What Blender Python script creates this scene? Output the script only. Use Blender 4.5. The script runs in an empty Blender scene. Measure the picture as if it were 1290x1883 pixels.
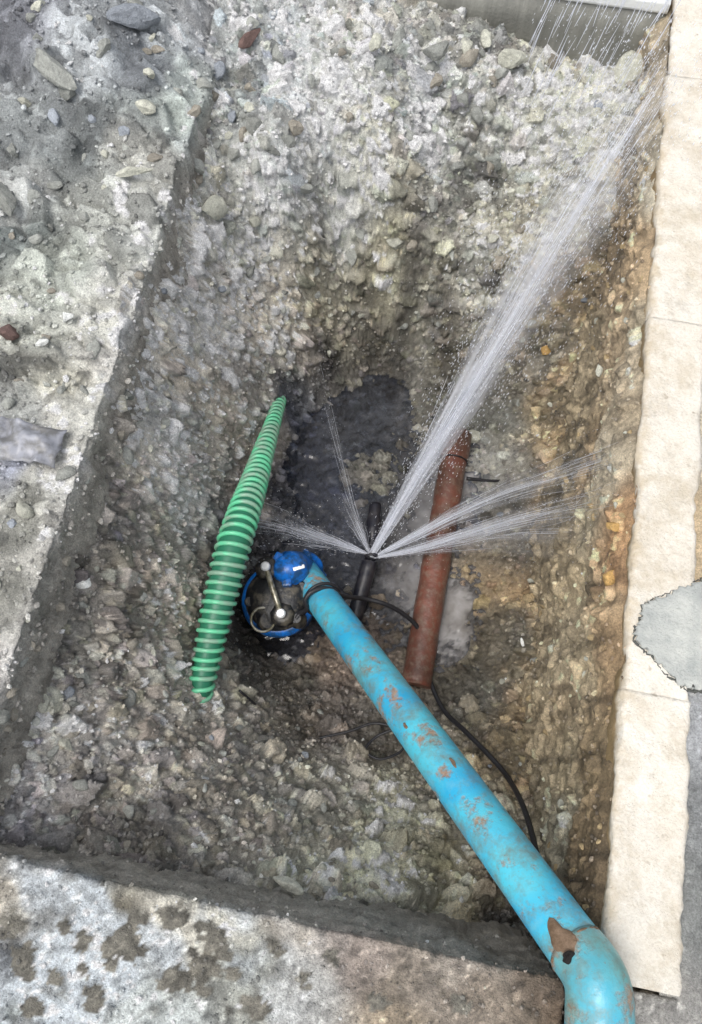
import bpy, bmesh, math, random
import numpy as np
from mathutils import Vector, Matrix
random.seed(7)
rng = np.random.default_rng(11)
S = bpy.context.scene
COL = S.collection

# ---------------------------------------------------------------- camera, sky, sun, exposure
F, TILT, HEAD, EYE = 1450.0, math.radians(20.9), math.radians(11), 1.6
cam = bpy.data.cameras.new('camera'); co = bpy.data.objects.new('camera', cam); COL.objects.link(co)
cam.sensor_fit = 'VERTICAL'; cam.sensor_height = 24; cam.lens = 24*F/1883
cam.clip_start = 0.02; cam.clip_end = 500
co.location = (0, 0, EYE); co.rotation_euler = (TILT, 0, HEAD); S.camera = co
w = bpy.data.worlds.new('World'); S.world = w; w.use_nodes = True
nt = w.node_tree; bgn = nt.nodes['Background']
sky = nt.nodes.new('ShaderNodeTexSky'); sky.sky_type = 'NISHITA'; sky.sun_disc = False
SUN_EL, SUN_AZ = 68, 215     # azimuth clockwise from +Y
sky.sun_elevation = math.radians(SUN_EL); sky.sun_rotation = math.radians(SUN_AZ)
sky.air_density = 1.0; sky.dust_density = 4.0; sky.ozone_density = 0.6
hs = nt.nodes.new('ShaderNodeHueSaturation'); hs.inputs['Saturation'].default_value = 0.32   # cloud-white daylight
nt.links.new(sky.outputs[0], hs.inputs['Color']); nt.links.new(hs.outputs[0], bgn.inputs[0])
bgn.inputs[1].default_value = 0.15
sl = bpy.data.lights.new('sun', 'SUN'); sl.energy = 1.0; sl.angle = math.radians(28); sl.color = (1, .965, .91)
so = bpy.data.objects.new('sun', sl); COL.objects.link(so)
e, a_ = math.radians(SUN_EL), math.radians(SUN_AZ)
sd = Vector((math.sin(a_)*math.cos(e), math.cos(a_)*math.cos(e), math.sin(e)))
so.rotation_euler = sd.to_track_quat('Z', 'Y').to_euler()
vs = S.view_settings; vs.view_transform = 'Standard'; vs.look = 'None'; vs.gamma = 1; vs.exposure = 0.46
vs.use_curve_mapping = False
S.cycles.transparent_max_bounces = 40

# ---------------------------------------------------------------- helpers
def ray(px, py):
    a = (px-645)/F; b = -(py-941.5)/F
    d = Vector((a, math.sin(TILT)+b*math.cos(TILT), -math.cos(TILT)+b*math.sin(TILT)))
    return Matrix.Rotation(HEAD, 3, 'Z') @ d
def at(px, py, z):
    """point of the place at height z that is seen at that spot of the photograph"""
    d = ray(px, py); t = (z-EYE)/d.z
    return Vector((0, 0, EYE)) + d*t
def lin(c):
    return tuple((x/255/12.92 if x/255 <= .04045 else ((x/255+.055)/1.055)**2.4) for x in c)
def tag(o, label=None, cat=None, group=None, kind=None):
    if label: o['label'] = label
    if cat: o['category'] = cat
    if group: o['group'] = group
    if kind: o['kind'] = kind
    return o
def link(name, me, mat=None, parent=None):
    o = bpy.data.objects.new(name, me); COL.objects.link(o)
    if mat: me.materials.append(mat)
    if parent is not None: o.parent = parent
    return o
def empty(name, loc):
    o = bpy.data.objects.new(name, None); o.location = loc; o.empty_display_size = .05
    COL.objects.link(o); return o
def mesh_np(name, V, Q, smooth=True):
    """V (n,3) array, Q (m,k) array of same-size faces"""
    V = np.ascontiguousarray(V, dtype=np.float32); Q = np.ascontiguousarray(Q, dtype=np.int32)
    me = bpy.data.meshes.new(name); k = Q.shape[1]
    me.vertices.add(len(V)); me.vertices.foreach_set('co', V.ravel())
    me.loops.add(Q.size); me.loops.foreach_set('vertex_index', Q.ravel())
    me.polygons.add(len(Q)); me.polygons.foreach_set('loop_start', np.arange(0, Q.size, k, dtype=np.int32))
    me.polygons.foreach_set('use_smooth', np.full(len(Q), smooth))
    me.update(calc_edges=True); return me
def shift(me, loc):
    me.transform(Matrix.Translation(-Vector(loc)))
def tube(path, radii, seg=24, caps=True):
    """tube mesh arrays along path points; radii number or list"""
    P_ = [Vector(p) for p in path]; n = len(P_)
    if not hasattr(radii, '__len__'): radii = [radii]*n
    T = [(P_[min(i+1, n-1)]-P_[max(i-1, 0)]).normalized() for i in range(n)]
    up = Vector((0, 0, 1)) if abs(T[0].z) < .9 else Vector((1, 0, 0))
    N = T[0].cross(up).normalized(); V = []
    for i in range(n):
        N = (N - T[i]*N.dot(T[i])).normalized(); B = T[i].cross(N)
        for k in range(seg):
            a = 2*math.pi*k/seg; V.append(P_[i] + (N*math.cos(a)+B*math.sin(a))*radii[i])
    Fc = [(i*seg+k, i*seg+(k+1) % seg, (i+1)*seg+(k+1) % seg, (i+1)*seg+k) for i in range(n-1) for k in range(seg)]
    if caps: Fc += [tuple(range(seg))[::-1], tuple((n-1)*seg+k for k in range(seg))]
    return V, Fc
def mk(name, VF, mat, parent=None, origin=(0, 0, 0), smooth=True, bevel=0):
    V, Fc = VF; me = bpy.data.meshes.new(name)
    me.from_pydata([tuple(Vector(v)-Vector(origin)) for v in V], [], [tuple(f) for f in Fc])
    bm = bmesh.new(); bm.from_mesh(me); bmesh.ops.recalc_face_normals(bm, faces=bm.faces)
    if bevel: bmesh.ops.bevel(bm, geom=list(bm.edges), offset=bevel, segments=2, affect='EDGES', profile=.6)
    bm.to_mesh(me); bm.free()
    if smooth:
        me.polygons.foreach_set('use_smooth', [len(p.vertices) <= 4 for p in me.polygons])
    return link(name, me, mat, parent)
def join(parts):
    V = []; Fc = []
    for v, f in parts:
        n = len(V); V += list(v); Fc += [tuple(i+n for i in q) for q in f]
    return V, Fc
def spline(pts, n):
    """Catmull-Rom through pts, n samples"""
    p = [Vector(q) for q in pts]; p = [p[0]*2-p[1]]+p+[p[-1]*2-p[-2]]; out = []
    m = len(p)-3
    for i in range(n):
        t = i/(n-1)*m; k = min(int(t), m-1); t -= k
        a, b, c, d = p[k:k+4]
        out.append(.5*((2*b)+(c-a)*t+(2*a-5*b+4*c-d)*t*t+(3*b-a-3*c+d)*t**3))
    return out
def frame(T):
    T = Vector(T).normalized(); up = Vector((0, 0, 1)) if abs(T.z) < .95 else Vector((0, 1, 0))
    X = T.cross(up).normalized(); return X, X.cross(T).normalized(), T
def box(c, s, R=None):
    V = [Vector((x*s[0]/2, y*s[1]/2, z*s[2]/2)) for x in (-1, 1) for y in (-1, 1) for z in (-1, 1)]
    if R is not None: V = [R @ v for v in V]
    V = [v+Vector(c) for v in V]
    return V, [(0, 1, 3, 2), (4, 6, 7, 5), (0, 4, 5, 1), (2, 3, 7, 6), (0, 2, 6, 4), (1, 5, 7, 3)]
def lathe(c, axis, prof, seg=32):
    X, Y, T = frame(axis); c = Vector(c); V = []
    for h, r in prof:
        for k in range(seg):
            a = 2*math.pi*k/seg; V.append(c+T*h+(X*math.cos(a)+Y*math.sin(a))*r)
    n = len(prof)
    Fc = [(i*seg+k, i*seg+(k+1) % seg, (i+1)*seg+(k+1) % seg, (i+1)*seg+k) for i in range(n-1) for k in range(seg)]
    Fc += [tuple(range(seg))[::-1], tuple((n-1)*seg+k for k in range(seg))]
    return V, Fc
# value noise on arrays
def vnoise(X, Y, freq, seed):
    r = np.random.default_rng(seed).random((97, 97)).astype(np.float32)
    x = X*freq+1000.37; y = Y*freq+1000.71
    xi = np.floor(x).astype(int); yi = np.floor(y).astype(int)
    fx = x-xi; fy = y-yi; fx = fx*fx*(3-2*fx); fy = fy*fy*(3-2*fy)
    x0 = xi % 97; x1 = (xi+1) % 97; y0 = yi % 97; y1 = (yi+1) % 97
    return (r[y0, x0]*(1-fx)+r[y0, x1]*fx)*(1-fy)+(r[y1, x0]*(1-fx)+r[y1, x1]*fx)*fy
def fbm(X, Y, freq, seed, octv=4, gain=.5):
    s = 0; a = 1; t = 0
    for i in range(octv):
        c, d = math.cos(i*1.1), math.sin(i*1.1)
        s = s+a*vnoise(X*c-Y*d, X*d+Y*c, freq*2**i, seed+i*13); t += a; a *= gain
    return s/t-.5
def tps(P2, val, smooth=1e-4):
    """thin-plate spline through scattered points"""
    P2 = np.array(P2, float); val = np.array(val, float); n = len(P2)
    d = np.linalg.norm(P2[:, None]-P2[None], axis=2)+1e-9
    K = d*d*np.log(d)+np.eye(n)*smooth
    A = np.zeros((n+3, n+3)); A[:n, :n] = K; A[:n, n] = 1; A[:n, n+1:] = P2; A[n, :n] = 1; A[n+1:, :n] = P2.T
    b = np.zeros((n+3,)+val.shape[1:]); b[:n] = val
    wgt = np.linalg.solve(A, b)
    def f(X, Y):
        out = np.zeros(X.shape+val.shape[1:])
        for i in range(n):
            r2 = (X-P2[i, 0])**2+(Y-P2[i, 1])**2+1e-12
            k = .5*r2*np.log(r2)
            out += k[..., None]*wgt[i] if val.ndim > 1 else k*wgt[i]
        if val.ndim > 1: out += wgt[n]+X[..., None]*wgt[n+1]+Y[..., None]*wgt[n+2]
        else: out += wgt[n]+X*wgt[n+1]+Y*wgt[n+2]
        return out
    return f
def shep(P2, val, sig):
    """smooth weighted mean of scattered values"""
    P2 = np.array(P2, float); val = np.array(val, float)
    def f(X, Y):
        num = np.zeros(X.shape+(val.shape[1],)); den = np.zeros(X.shape)
        for i in range(len(P2)):
            r2 = (X-P2[i, 0])**2+(Y-P2[i, 1])**2
            g = 1/(r2+sig*sig)**2.5; num += g[..., None]*val[i]; den += g
        return num/den[..., None]
    return f

# ---------------------------------------------------------------- materials
def mat(name):
    m = bpy.data.materials.new(name); m.use_nodes = True; return m, m.node_tree, m.node_tree.nodes['Principled BSDF']
def N(t, kind, **kw):
    n = t.nodes.new(kind)
    for k, v in kw.items():
        if k in n.inputs: n.inputs[k].default_value = v
        else: setattr(n, k, v)
    return n
def noise(t, scale, detail=4, rough=.6, vec=None):
    n = N(t, 'ShaderNodeTexNoise'); n.inputs['Scale'].default_value = scale
    n.inputs['Detail'].default_value = detail; n.inputs['Roughness'].default_value = rough
    if vec is not None: t.links.new(vec, n.inputs['Vector'])
    return n.outputs['Fac']
def ramp(t, fac, stops):
    r = N(t, 'ShaderNodeValToRGB'); t.links.new(fac, r.inputs[0]); cr = r.color_ramp
    while len(cr.elements) < len(stops): cr.elements.new(.5)
    for e_, (p, c) in zip(cr.elements, stops):
        e_.position = p; e_.color = (c, c, c, 1) if not hasattr(c, '__len__') else (*c, 1)
    return r.outputs[0]
def mix(t, fac, a, b, mode='MIX'):
    m = N(t, 'ShaderNodeMix', data_type='RGBA', blend_type=mode)
    for s, v in ((m.inputs[0], fac), (m.inputs[6], a), (m.inputs[7], b)):
        if hasattr(v, 'is_linked'): t.links.new(v, s)
        elif hasattr(v, '__len__'): s.default_value = (*v, 1)
        else: s.default_value = v
    return m.outputs[2]
def bump(t, b, h, dist, strength=1.0, prev=None):
    n = N(t, 'ShaderNodeBump'); n.inputs['Distance'].default_value = dist; n.inputs['Strength'].default_value = strength
    t.links.new(h, n.inputs['Height'])
    if prev is not None: t.links.new(prev, n.inputs['Normal'])
    if b is not None: t.links.new(n.outputs[0], b.inputs['Normal'])
    return n.outputs[0]
def pos(t): return N(t, 'ShaderNodeNewGeometry').outputs['Position']

def earth_material(name, bumpd=.004):
    m, t, b = mat(name); p = pos(t)
    att = N(t, 'ShaderNodeAttribute', attribute_name='tone'); wet = N(t, 'ShaderNodeAttribute', attribute_name='wet')
    g = ramp(t, noise(t, 260, 3, .7, p), [(.28, .62), (.5, 1.0), (.74, 1.45)])
    g2 = ramp(t, noise(t, 60, 4, .65, p), [(.3, .78), (.7, 1.2)])
    c = mix(t, 1.0, mix(t, 1.0, att.outputs['Color'], g, 'MULTIPLY'), g2, 'MULTIPLY')
    t.links.new(c, b.inputs['Base Color'])
    t.links.new(ramp(t, wet.outputs['Fac'], [(0, .85), (.35, .6), (1, .2)]), b.inputs['Roughness'])
    b.inputs['Specular IOR Level'].default_value = .5
    n1 = bump(t, None, noise(t, 90, 5, .7, p), bumpd*2.0)
    bump(t, b, noise(t, 330, 3, .7, p), bumpd*.6, prev=n1)
    return m
M_earth = earth_material('wet_rubble_earth')

def stone_material(name, base, var=.5, sat=None):
    m, t, b = mat(name); tc = N(t, 'ShaderNodeTexCoord').outputs['Object']; p = pos(t)
    oi = N(t, 'ShaderNodeObjectInfo').outputs['Random']
    k = ramp(t, oi, [(0, 1-var*.7), (.5, 1.0), (1, 1+var*.6)])
    att = N(t, 'ShaderNodeAttribute', attribute_name='tone')
    c = mix(t, ramp(t, noise(t, 45, 4, .6, p), [(.38, 0.0), (.66, 1.0)]), base, tuple(x*.68 for x in base))
    c = mix(t, 1.0, c, k, 'MULTIPLY')
    c = mix(t, 1.0, c, ramp(t, noise(t, 300, 3, .7, p), [(.3, .75), (.7, 1.25)]), 'MULTIPLY')
    t.links.new(c, b.inputs['Base Color']); b.inputs['Roughness'].default_value = .8
    b.inputs['Specular IOR Level'].default_value = .3
    bump(t, b, noise(t, 140, 5, .7, p), .006)
    return m
M_st = [stone_material('grey_stone', lin((166, 168, 162)), .4), stone_material('pale_lime_stone', lin((202, 202, 188)), .35),
        stone_material('brown_grey_stone', lin((164, 158, 146)), .3), stone_material('blue_grey_stone', lin((158, 164, 172)), .35)]
M_white = stone_material('white_stone', lin((238, 240, 236)), .08)
M_ochre = stone_material('ochre_stone', lin((206, 168, 108)), .2)
M_brick = stone_material('red_brick', lin((122, 100, 94)), .1)

# ---------------------------------------------------------------- height fields
U_CUT, V_SLAB, U_KERB, U_KERB2, V_WALL = -.73, -.2, .487, .622, 2.29
class Field:
    """rubble relief on a grid: base height + angular clods; keeps tone and wetness per vertex"""
    def __init__(s, xs, ys, base, tone, wet):
        s.xs, s.ys = xs, ys; s.X, s.Y = np.meshgrid(xs, ys); s.base = base; s.R = np.zeros_like(s.X)
        s.tone = tone.copy(); s.wet = wet
    def clods(s, C, r, hgt, gain, hue=None, stretch=1.35, sink=.25):
        xs, ys = s.xs, s.ys; dx = xs[1]-xs[0]
        for i in range(len(C)):
            cx, cy = C[i]; R_ = r[i]; ext = R_*1.6
            i0 = np.searchsorted(xs, cx-ext); i1 = np.searchsorted(xs, cx+ext)
            j0 = np.searchsorted(ys, cy-ext); j1 = np.searchsorted(ys, cy+ext)
            if i1-i0 < 2 or j1-j0 < 2: continue
            x = s.X[j0:j1, i0:i1]-cx; y = (s.Y[j0:j1, i0:i1]-cy)*stretch
            if s.grad is not None:
                gx_, gy_ = s.grad[0][(j0+j1)//2, (i0+i1)//2], s.grad[1][(j0+j1)//2, (i0+i1)//2]; g2 = math.hypot(gx_, gy_)+1e-6
                pj = (x*gx_+y*gy_)/g2; sc = (min(math.sqrt(1+g2*g2), 4)-1)/g2
                x = x+gx_*pj*sc; y = y+gy_*pj*sc
            k = 6; a0 = rng.random()*6.28; rho = np.zeros_like(x)
            for q in range(k):
                a = a0+q*6.283/k+rng.normal()*.28
                np.maximum(rho, (x*math.cos(a)+y*math.sin(a))/(R_*rng.uniform(.62, 1.0)), out=rho)
            tx, ty = rng.normal(0, .55, 2)
            top = 1+(x*tx+y*ty)/R_
            h = hgt[i]*(np.minimum((1-rho)*3.4, np.maximum(top*.8, .2))-sink)
            cur = s.R[j0:j1, i0:i1]
            m = h > cur
            cur[m] = h[m]
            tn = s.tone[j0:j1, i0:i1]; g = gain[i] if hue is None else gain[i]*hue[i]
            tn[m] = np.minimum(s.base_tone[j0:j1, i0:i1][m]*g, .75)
    def mesh(s, name, zextra=0, keep=None, skirt=None):
        Z = s.base+s.R+zextra; ny, nx = Z.shape; s.Z = Z
        if s.grad is not None:      # push the relief out along the slope's normal
            g = np.clip(np.stack(s.grad, -1), -3, 3); nn = np.sqrt(1+(g**2).sum(-1)); r_ = s.R+zextra
            V = np.stack([s.X-g[..., 0]/nn*r_, s.Y-g[..., 1]/nn*r_, s.base+r_/nn], -1).reshape(-1, 3)
        else: V = np.stack([s.X, s.Y, Z], -1).reshape(-1, 3)
        idx = np.arange(nx*ny).reshape(ny, nx)
        Q = np.stack([idx[:-1, :-1], idx[:-1, 1:], idx[1:, 1:], idx[1:, :-1]], -1).reshape(-1, 4)
        me = mesh_np(name, V, Q)
        c = np.ones((len(V), 4), np.float32); c[:, :3] = np.clip(s.tone.reshape(-1, 3), .005, .85)
        at_ = me.color_attributes.new('tone', 'FLOAT_COLOR', 'POINT'); at_.data.foreach_set('color', c.ravel())
        wa = me.attributes.new('wet', 'FLOAT', 'POINT'); wa.data.foreach_set('value', s.wet.ravel().astype(np.float32))
        return me
    warp = None; grad = None
    def height(s, x, y):
        i = np.clip(np.searchsorted(s.xs, x), 1, len(s.xs)-1); j = np.clip(np.searchsorted(s.ys, y), 1, len(s.ys)-1)
        return float(s.Z[j, i])

# --- the dug ground: heights read off the photograph, (px, py, z)
ZP = [(860,40,-.13),(960,70,-.19),(1060,90,-.21),(1190,110,-.21),(700,40,-.02),(500,40,.03),(560,140,-.03),(750,130,-.08),(900,170,-.14),(1050,200,-.22),(1170,250,-.2),
      (450,170,-.04),(400,260,-.10),(520,300,-.13),(650,300,-.2),(800,300,-.30),(920,300,-.33),(1030,330,-.34),
      (350,420,-.12),(480,450,-.36),(620,450,-.49),(760,430,-.42),(880,450,-.46),(990,450,-.48),(1090,450,-.42),
      (290,620,-.13),(400,620,-.42),(500,600,-.57),(590,575,-.67),(700,580,-.74),(810,600,-.72),(940,620,-.74),(1040,620,-.60),(1090,620,-.5),
      (230,780,-.14),(350,780,-.42),(440,740,-.60),(620,650,-.84),(720,660,-.92),(545,720,-.86),(600,760,-1.0),(760,760,-.96),(880,720,-.90),(985,760,-.82),(1050,780,-.62),
      (170,950,-.15),(280,950,-.34),(380,930,-.56),(440,900,-.72),(530,850,-1.0),(640,860,-.95),(560,960,-1.0),(700,930,-.99),(800,900,-1.0),(900,900,-.955),(980,930,-.88),(1045,930,-.66),
      (110,1150,-.16),(220,1150,-.27),(330,1150,-.50),(395,1110,-.63),(440,1030,-.85),(450,1150,-.93),(540,1150,-1.0),(640,1100,-.985),(700,1150,-.97),(870,1050,-.965),(880,1200,-.955),(960,1100,-.9),(1030,1100,-.68),
      (60,1350,-.19),(200,1350,-.30),(330,1330,-.48),(430,1260,-.70),(520,1270,-.88),(620,1260,-.9),(700,1280,-.9),(820,1290,-.92),(920,1280,-.86),(1000,1280,-.68),
      (100,1540,-.22),(250,1500,-.31),(400,1430,-.41),(500,1370,-.66),(620,1350,-.83),(720,1380,-.82),(830,1390,-.8),(930,1400,-.74),(1010,1420,-.6),
      (300,1600,-.24),(500,1600,-.33),(600,1500,-.54),(700,1500,-.6),(820,1520,-.62),(920,1520,-.62),(1000,1540,-.58),
      (700,1660,-.34),(850,1680,-.40),(980,1700,-.44),(1050,1680,-.5),(500,1660,-.24),(850,1740,-.34),(650,1710,-.28)]
pts = [(at(x, y, z).x, at(x, y, z).y, z) for x, y, z in ZP]
pts = [p for p in pts if p[0] < .455]
for v, z in ((2.3, -.17), (2.02, -.2), (1.8, -.38), (1.5, -.54), (1.25, -.64), (1., -.68), (.7, -.72), (.4, -.70), (.2, -.64), (.04, -.58), (-.14, -.52)):
    pts.append((.485, v, z)); pts.append((.62, v, z+.02))
hf = tps([(p[0], p[1]) for p in pts], [p[2] for p in pts], 2e-4)
STEP = .0036
gx = np.arange(-.76, .56, STEP); gy = np.arange(-.24, 2.31, STEP)
GX, GY = np.meshgrid(gx, gy)
cz = hf(GX[::6, ::6], GY[::6, ::6])
# bilinear up from the coarse solve
def up6(c):
    jj = np.arange(len(gy))/6; ii = np.arange(len(gx))/6
    j0 = np.clip(jj.astype(int), 0, c.shape[0]-2); i0 = np.clip(ii.astype(int), 0, c.shape[1]-2)
    fj = np.clip(jj-j0, 0, 1)[:, None]; fi = np.clip(ii-i0, 0, 1)[None]
    if c.ndim == 3: fj = fj[..., None]; fi = fi[..., None]
    return (c[j0][:, i0]*(1-fi)+c[j0][:, i0+1]*fi)*(1-fj)+(c[j0+1][:, i0]*(1-fi)+c[j0+1][:, i0+1]*fi)*fj
base = up6(cz)
base = np.clip(base, -1.05, .12)
gys, gxs = np.gradient(base, STEP)
pit = np.clip((-.62-base)/.28, 0, 1)
base = base+fbm(GX, GY, 5, 3, 4)*.05*(1-.1*pit)+fbm(GX, GY, 28, 9, 4, .6)*.034+fbm(GX, GY, 110, 5, 2)*.008-np.abs(fbm(GX, GY, 34, 17, 4, .6))*.07*pit+.008*pit
# run out flat against the pavement face on the left so nothing pokes through
# --- tones, crevice shade averaged in, read off the photograph (px, py, z, r, g, b, wet)
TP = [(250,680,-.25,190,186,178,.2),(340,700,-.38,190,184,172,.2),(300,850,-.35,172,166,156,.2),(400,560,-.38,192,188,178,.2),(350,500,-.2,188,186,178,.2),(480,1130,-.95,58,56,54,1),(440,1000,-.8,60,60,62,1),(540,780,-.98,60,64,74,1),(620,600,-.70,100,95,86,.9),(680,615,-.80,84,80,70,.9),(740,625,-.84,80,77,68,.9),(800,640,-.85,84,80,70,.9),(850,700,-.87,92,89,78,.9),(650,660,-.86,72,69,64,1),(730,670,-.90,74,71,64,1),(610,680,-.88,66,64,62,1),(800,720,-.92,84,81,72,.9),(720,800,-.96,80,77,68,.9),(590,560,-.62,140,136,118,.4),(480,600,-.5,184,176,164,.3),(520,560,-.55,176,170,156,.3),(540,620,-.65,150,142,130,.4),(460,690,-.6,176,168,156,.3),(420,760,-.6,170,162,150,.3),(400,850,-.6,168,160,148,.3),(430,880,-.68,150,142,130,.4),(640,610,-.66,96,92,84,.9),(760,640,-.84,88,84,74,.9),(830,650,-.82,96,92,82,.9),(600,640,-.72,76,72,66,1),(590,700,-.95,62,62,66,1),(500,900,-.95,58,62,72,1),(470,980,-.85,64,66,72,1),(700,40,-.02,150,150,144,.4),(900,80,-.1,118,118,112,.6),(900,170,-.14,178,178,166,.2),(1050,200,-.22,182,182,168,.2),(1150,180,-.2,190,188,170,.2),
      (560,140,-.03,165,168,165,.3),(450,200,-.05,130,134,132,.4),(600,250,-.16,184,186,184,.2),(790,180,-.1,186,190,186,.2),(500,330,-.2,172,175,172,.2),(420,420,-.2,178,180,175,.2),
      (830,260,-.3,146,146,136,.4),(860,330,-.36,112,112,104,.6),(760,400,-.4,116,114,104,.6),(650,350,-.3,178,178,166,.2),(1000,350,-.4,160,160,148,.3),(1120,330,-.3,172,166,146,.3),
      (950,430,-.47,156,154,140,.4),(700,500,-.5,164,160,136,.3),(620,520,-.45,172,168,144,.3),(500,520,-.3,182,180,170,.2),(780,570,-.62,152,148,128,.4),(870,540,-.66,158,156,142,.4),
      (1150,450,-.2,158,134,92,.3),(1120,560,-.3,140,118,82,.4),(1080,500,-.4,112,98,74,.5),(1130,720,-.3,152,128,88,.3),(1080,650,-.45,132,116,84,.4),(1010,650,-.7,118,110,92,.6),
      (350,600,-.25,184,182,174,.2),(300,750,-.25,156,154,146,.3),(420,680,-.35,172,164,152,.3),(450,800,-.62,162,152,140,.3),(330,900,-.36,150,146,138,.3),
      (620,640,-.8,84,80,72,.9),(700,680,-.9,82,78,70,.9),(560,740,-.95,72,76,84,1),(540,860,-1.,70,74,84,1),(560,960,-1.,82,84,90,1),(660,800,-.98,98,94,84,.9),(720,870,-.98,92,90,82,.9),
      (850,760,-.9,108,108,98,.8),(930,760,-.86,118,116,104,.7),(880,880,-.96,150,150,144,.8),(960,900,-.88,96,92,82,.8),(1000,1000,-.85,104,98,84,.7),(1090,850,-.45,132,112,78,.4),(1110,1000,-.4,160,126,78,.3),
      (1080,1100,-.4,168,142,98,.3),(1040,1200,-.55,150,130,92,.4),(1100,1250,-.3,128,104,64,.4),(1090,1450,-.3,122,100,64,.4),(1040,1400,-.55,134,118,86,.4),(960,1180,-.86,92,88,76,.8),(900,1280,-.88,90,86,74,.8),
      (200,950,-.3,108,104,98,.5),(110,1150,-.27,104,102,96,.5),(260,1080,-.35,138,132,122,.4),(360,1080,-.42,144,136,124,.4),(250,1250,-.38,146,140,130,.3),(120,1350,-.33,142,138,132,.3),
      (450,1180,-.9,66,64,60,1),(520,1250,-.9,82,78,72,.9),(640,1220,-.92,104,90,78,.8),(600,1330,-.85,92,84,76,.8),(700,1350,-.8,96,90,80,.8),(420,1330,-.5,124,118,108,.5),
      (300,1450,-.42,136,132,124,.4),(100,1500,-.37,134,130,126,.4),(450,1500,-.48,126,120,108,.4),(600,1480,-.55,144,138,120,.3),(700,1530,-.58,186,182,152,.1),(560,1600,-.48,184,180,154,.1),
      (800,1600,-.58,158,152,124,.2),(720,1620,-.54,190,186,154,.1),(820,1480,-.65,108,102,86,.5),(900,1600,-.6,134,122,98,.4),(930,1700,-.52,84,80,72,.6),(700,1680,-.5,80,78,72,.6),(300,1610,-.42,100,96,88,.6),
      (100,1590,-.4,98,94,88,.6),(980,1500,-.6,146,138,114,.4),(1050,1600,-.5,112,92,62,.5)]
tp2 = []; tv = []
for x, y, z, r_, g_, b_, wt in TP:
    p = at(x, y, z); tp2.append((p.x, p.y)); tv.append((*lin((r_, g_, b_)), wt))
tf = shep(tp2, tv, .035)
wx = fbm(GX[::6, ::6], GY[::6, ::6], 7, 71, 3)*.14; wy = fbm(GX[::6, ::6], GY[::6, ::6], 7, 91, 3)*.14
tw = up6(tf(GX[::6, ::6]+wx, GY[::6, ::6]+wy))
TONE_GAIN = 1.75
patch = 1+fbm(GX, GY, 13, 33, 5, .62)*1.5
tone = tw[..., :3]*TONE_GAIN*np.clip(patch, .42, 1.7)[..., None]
# washed-down ochre and grey streaks in the bank, slightly bluer clay elsewhere
hue = fbm(GX, GY, 6, 51, 4)
grey = tone.mean(-1, keepdims=True); tone = grey+(tone-grey)*.72; tone *= np.stack([1+hue*.10, 1+hue*.02, 1-hue*.16], -1)
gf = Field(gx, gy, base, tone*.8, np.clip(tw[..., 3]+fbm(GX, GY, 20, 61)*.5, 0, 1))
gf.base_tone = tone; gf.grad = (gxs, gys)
steep = np.sqrt(1+gxs**2+gys**2)
def scatter(n, rlo, rhi, power, reject):
    C = []; R_ = []
    while len(C) < n:
        x = rng.uniform(gx[0], gx[-1], 4000); y = rng.uniform(gy[0], gy[-1], 4000)
        i = np.searchsorted(gx, x).clip(0, len(gx)-1); j = np.searchsorted(gy, y).clip(0, len(gy)-1)
        ok = (rng.random(4000) > reject*pit[j, i]) & (rng.random(4000) < steep[j, i]/2.5)
        u = rng.random(4000)
        r_ = rlo*(rhi/rlo)**(u**power)
        C += list(zip(x[ok], y[ok])); R_ += list(r_[ok])
    return np.array(C[:n]), np.array(R_[:n])
for n, lo, hi, pw, rej in ((1500, .02, .05, 2.0, .8), (7000, .009, .024, 1.4, .6), (11000, .005, .012, 1.2, .45)):
    C, R_ = scatter(n, lo, hi, pw, rej)
    hg = R_*rng.uniform(.5, 1.25, n); gain = np.clip(rng.lognormal(.03, .42, n), .36, 2.1)
    hu = np.stack([1+rng.normal(0, .03, n), np.ones(n), 1+rng.normal(0, .05, n)], -1)
    gf.clods(C, R_, hg, gain, hu)
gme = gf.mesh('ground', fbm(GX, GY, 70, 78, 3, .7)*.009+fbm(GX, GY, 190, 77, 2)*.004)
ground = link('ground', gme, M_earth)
tag(ground, 'dug out rubble and mud pit between pavement, kerb and slab', kind='structure')

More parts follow.
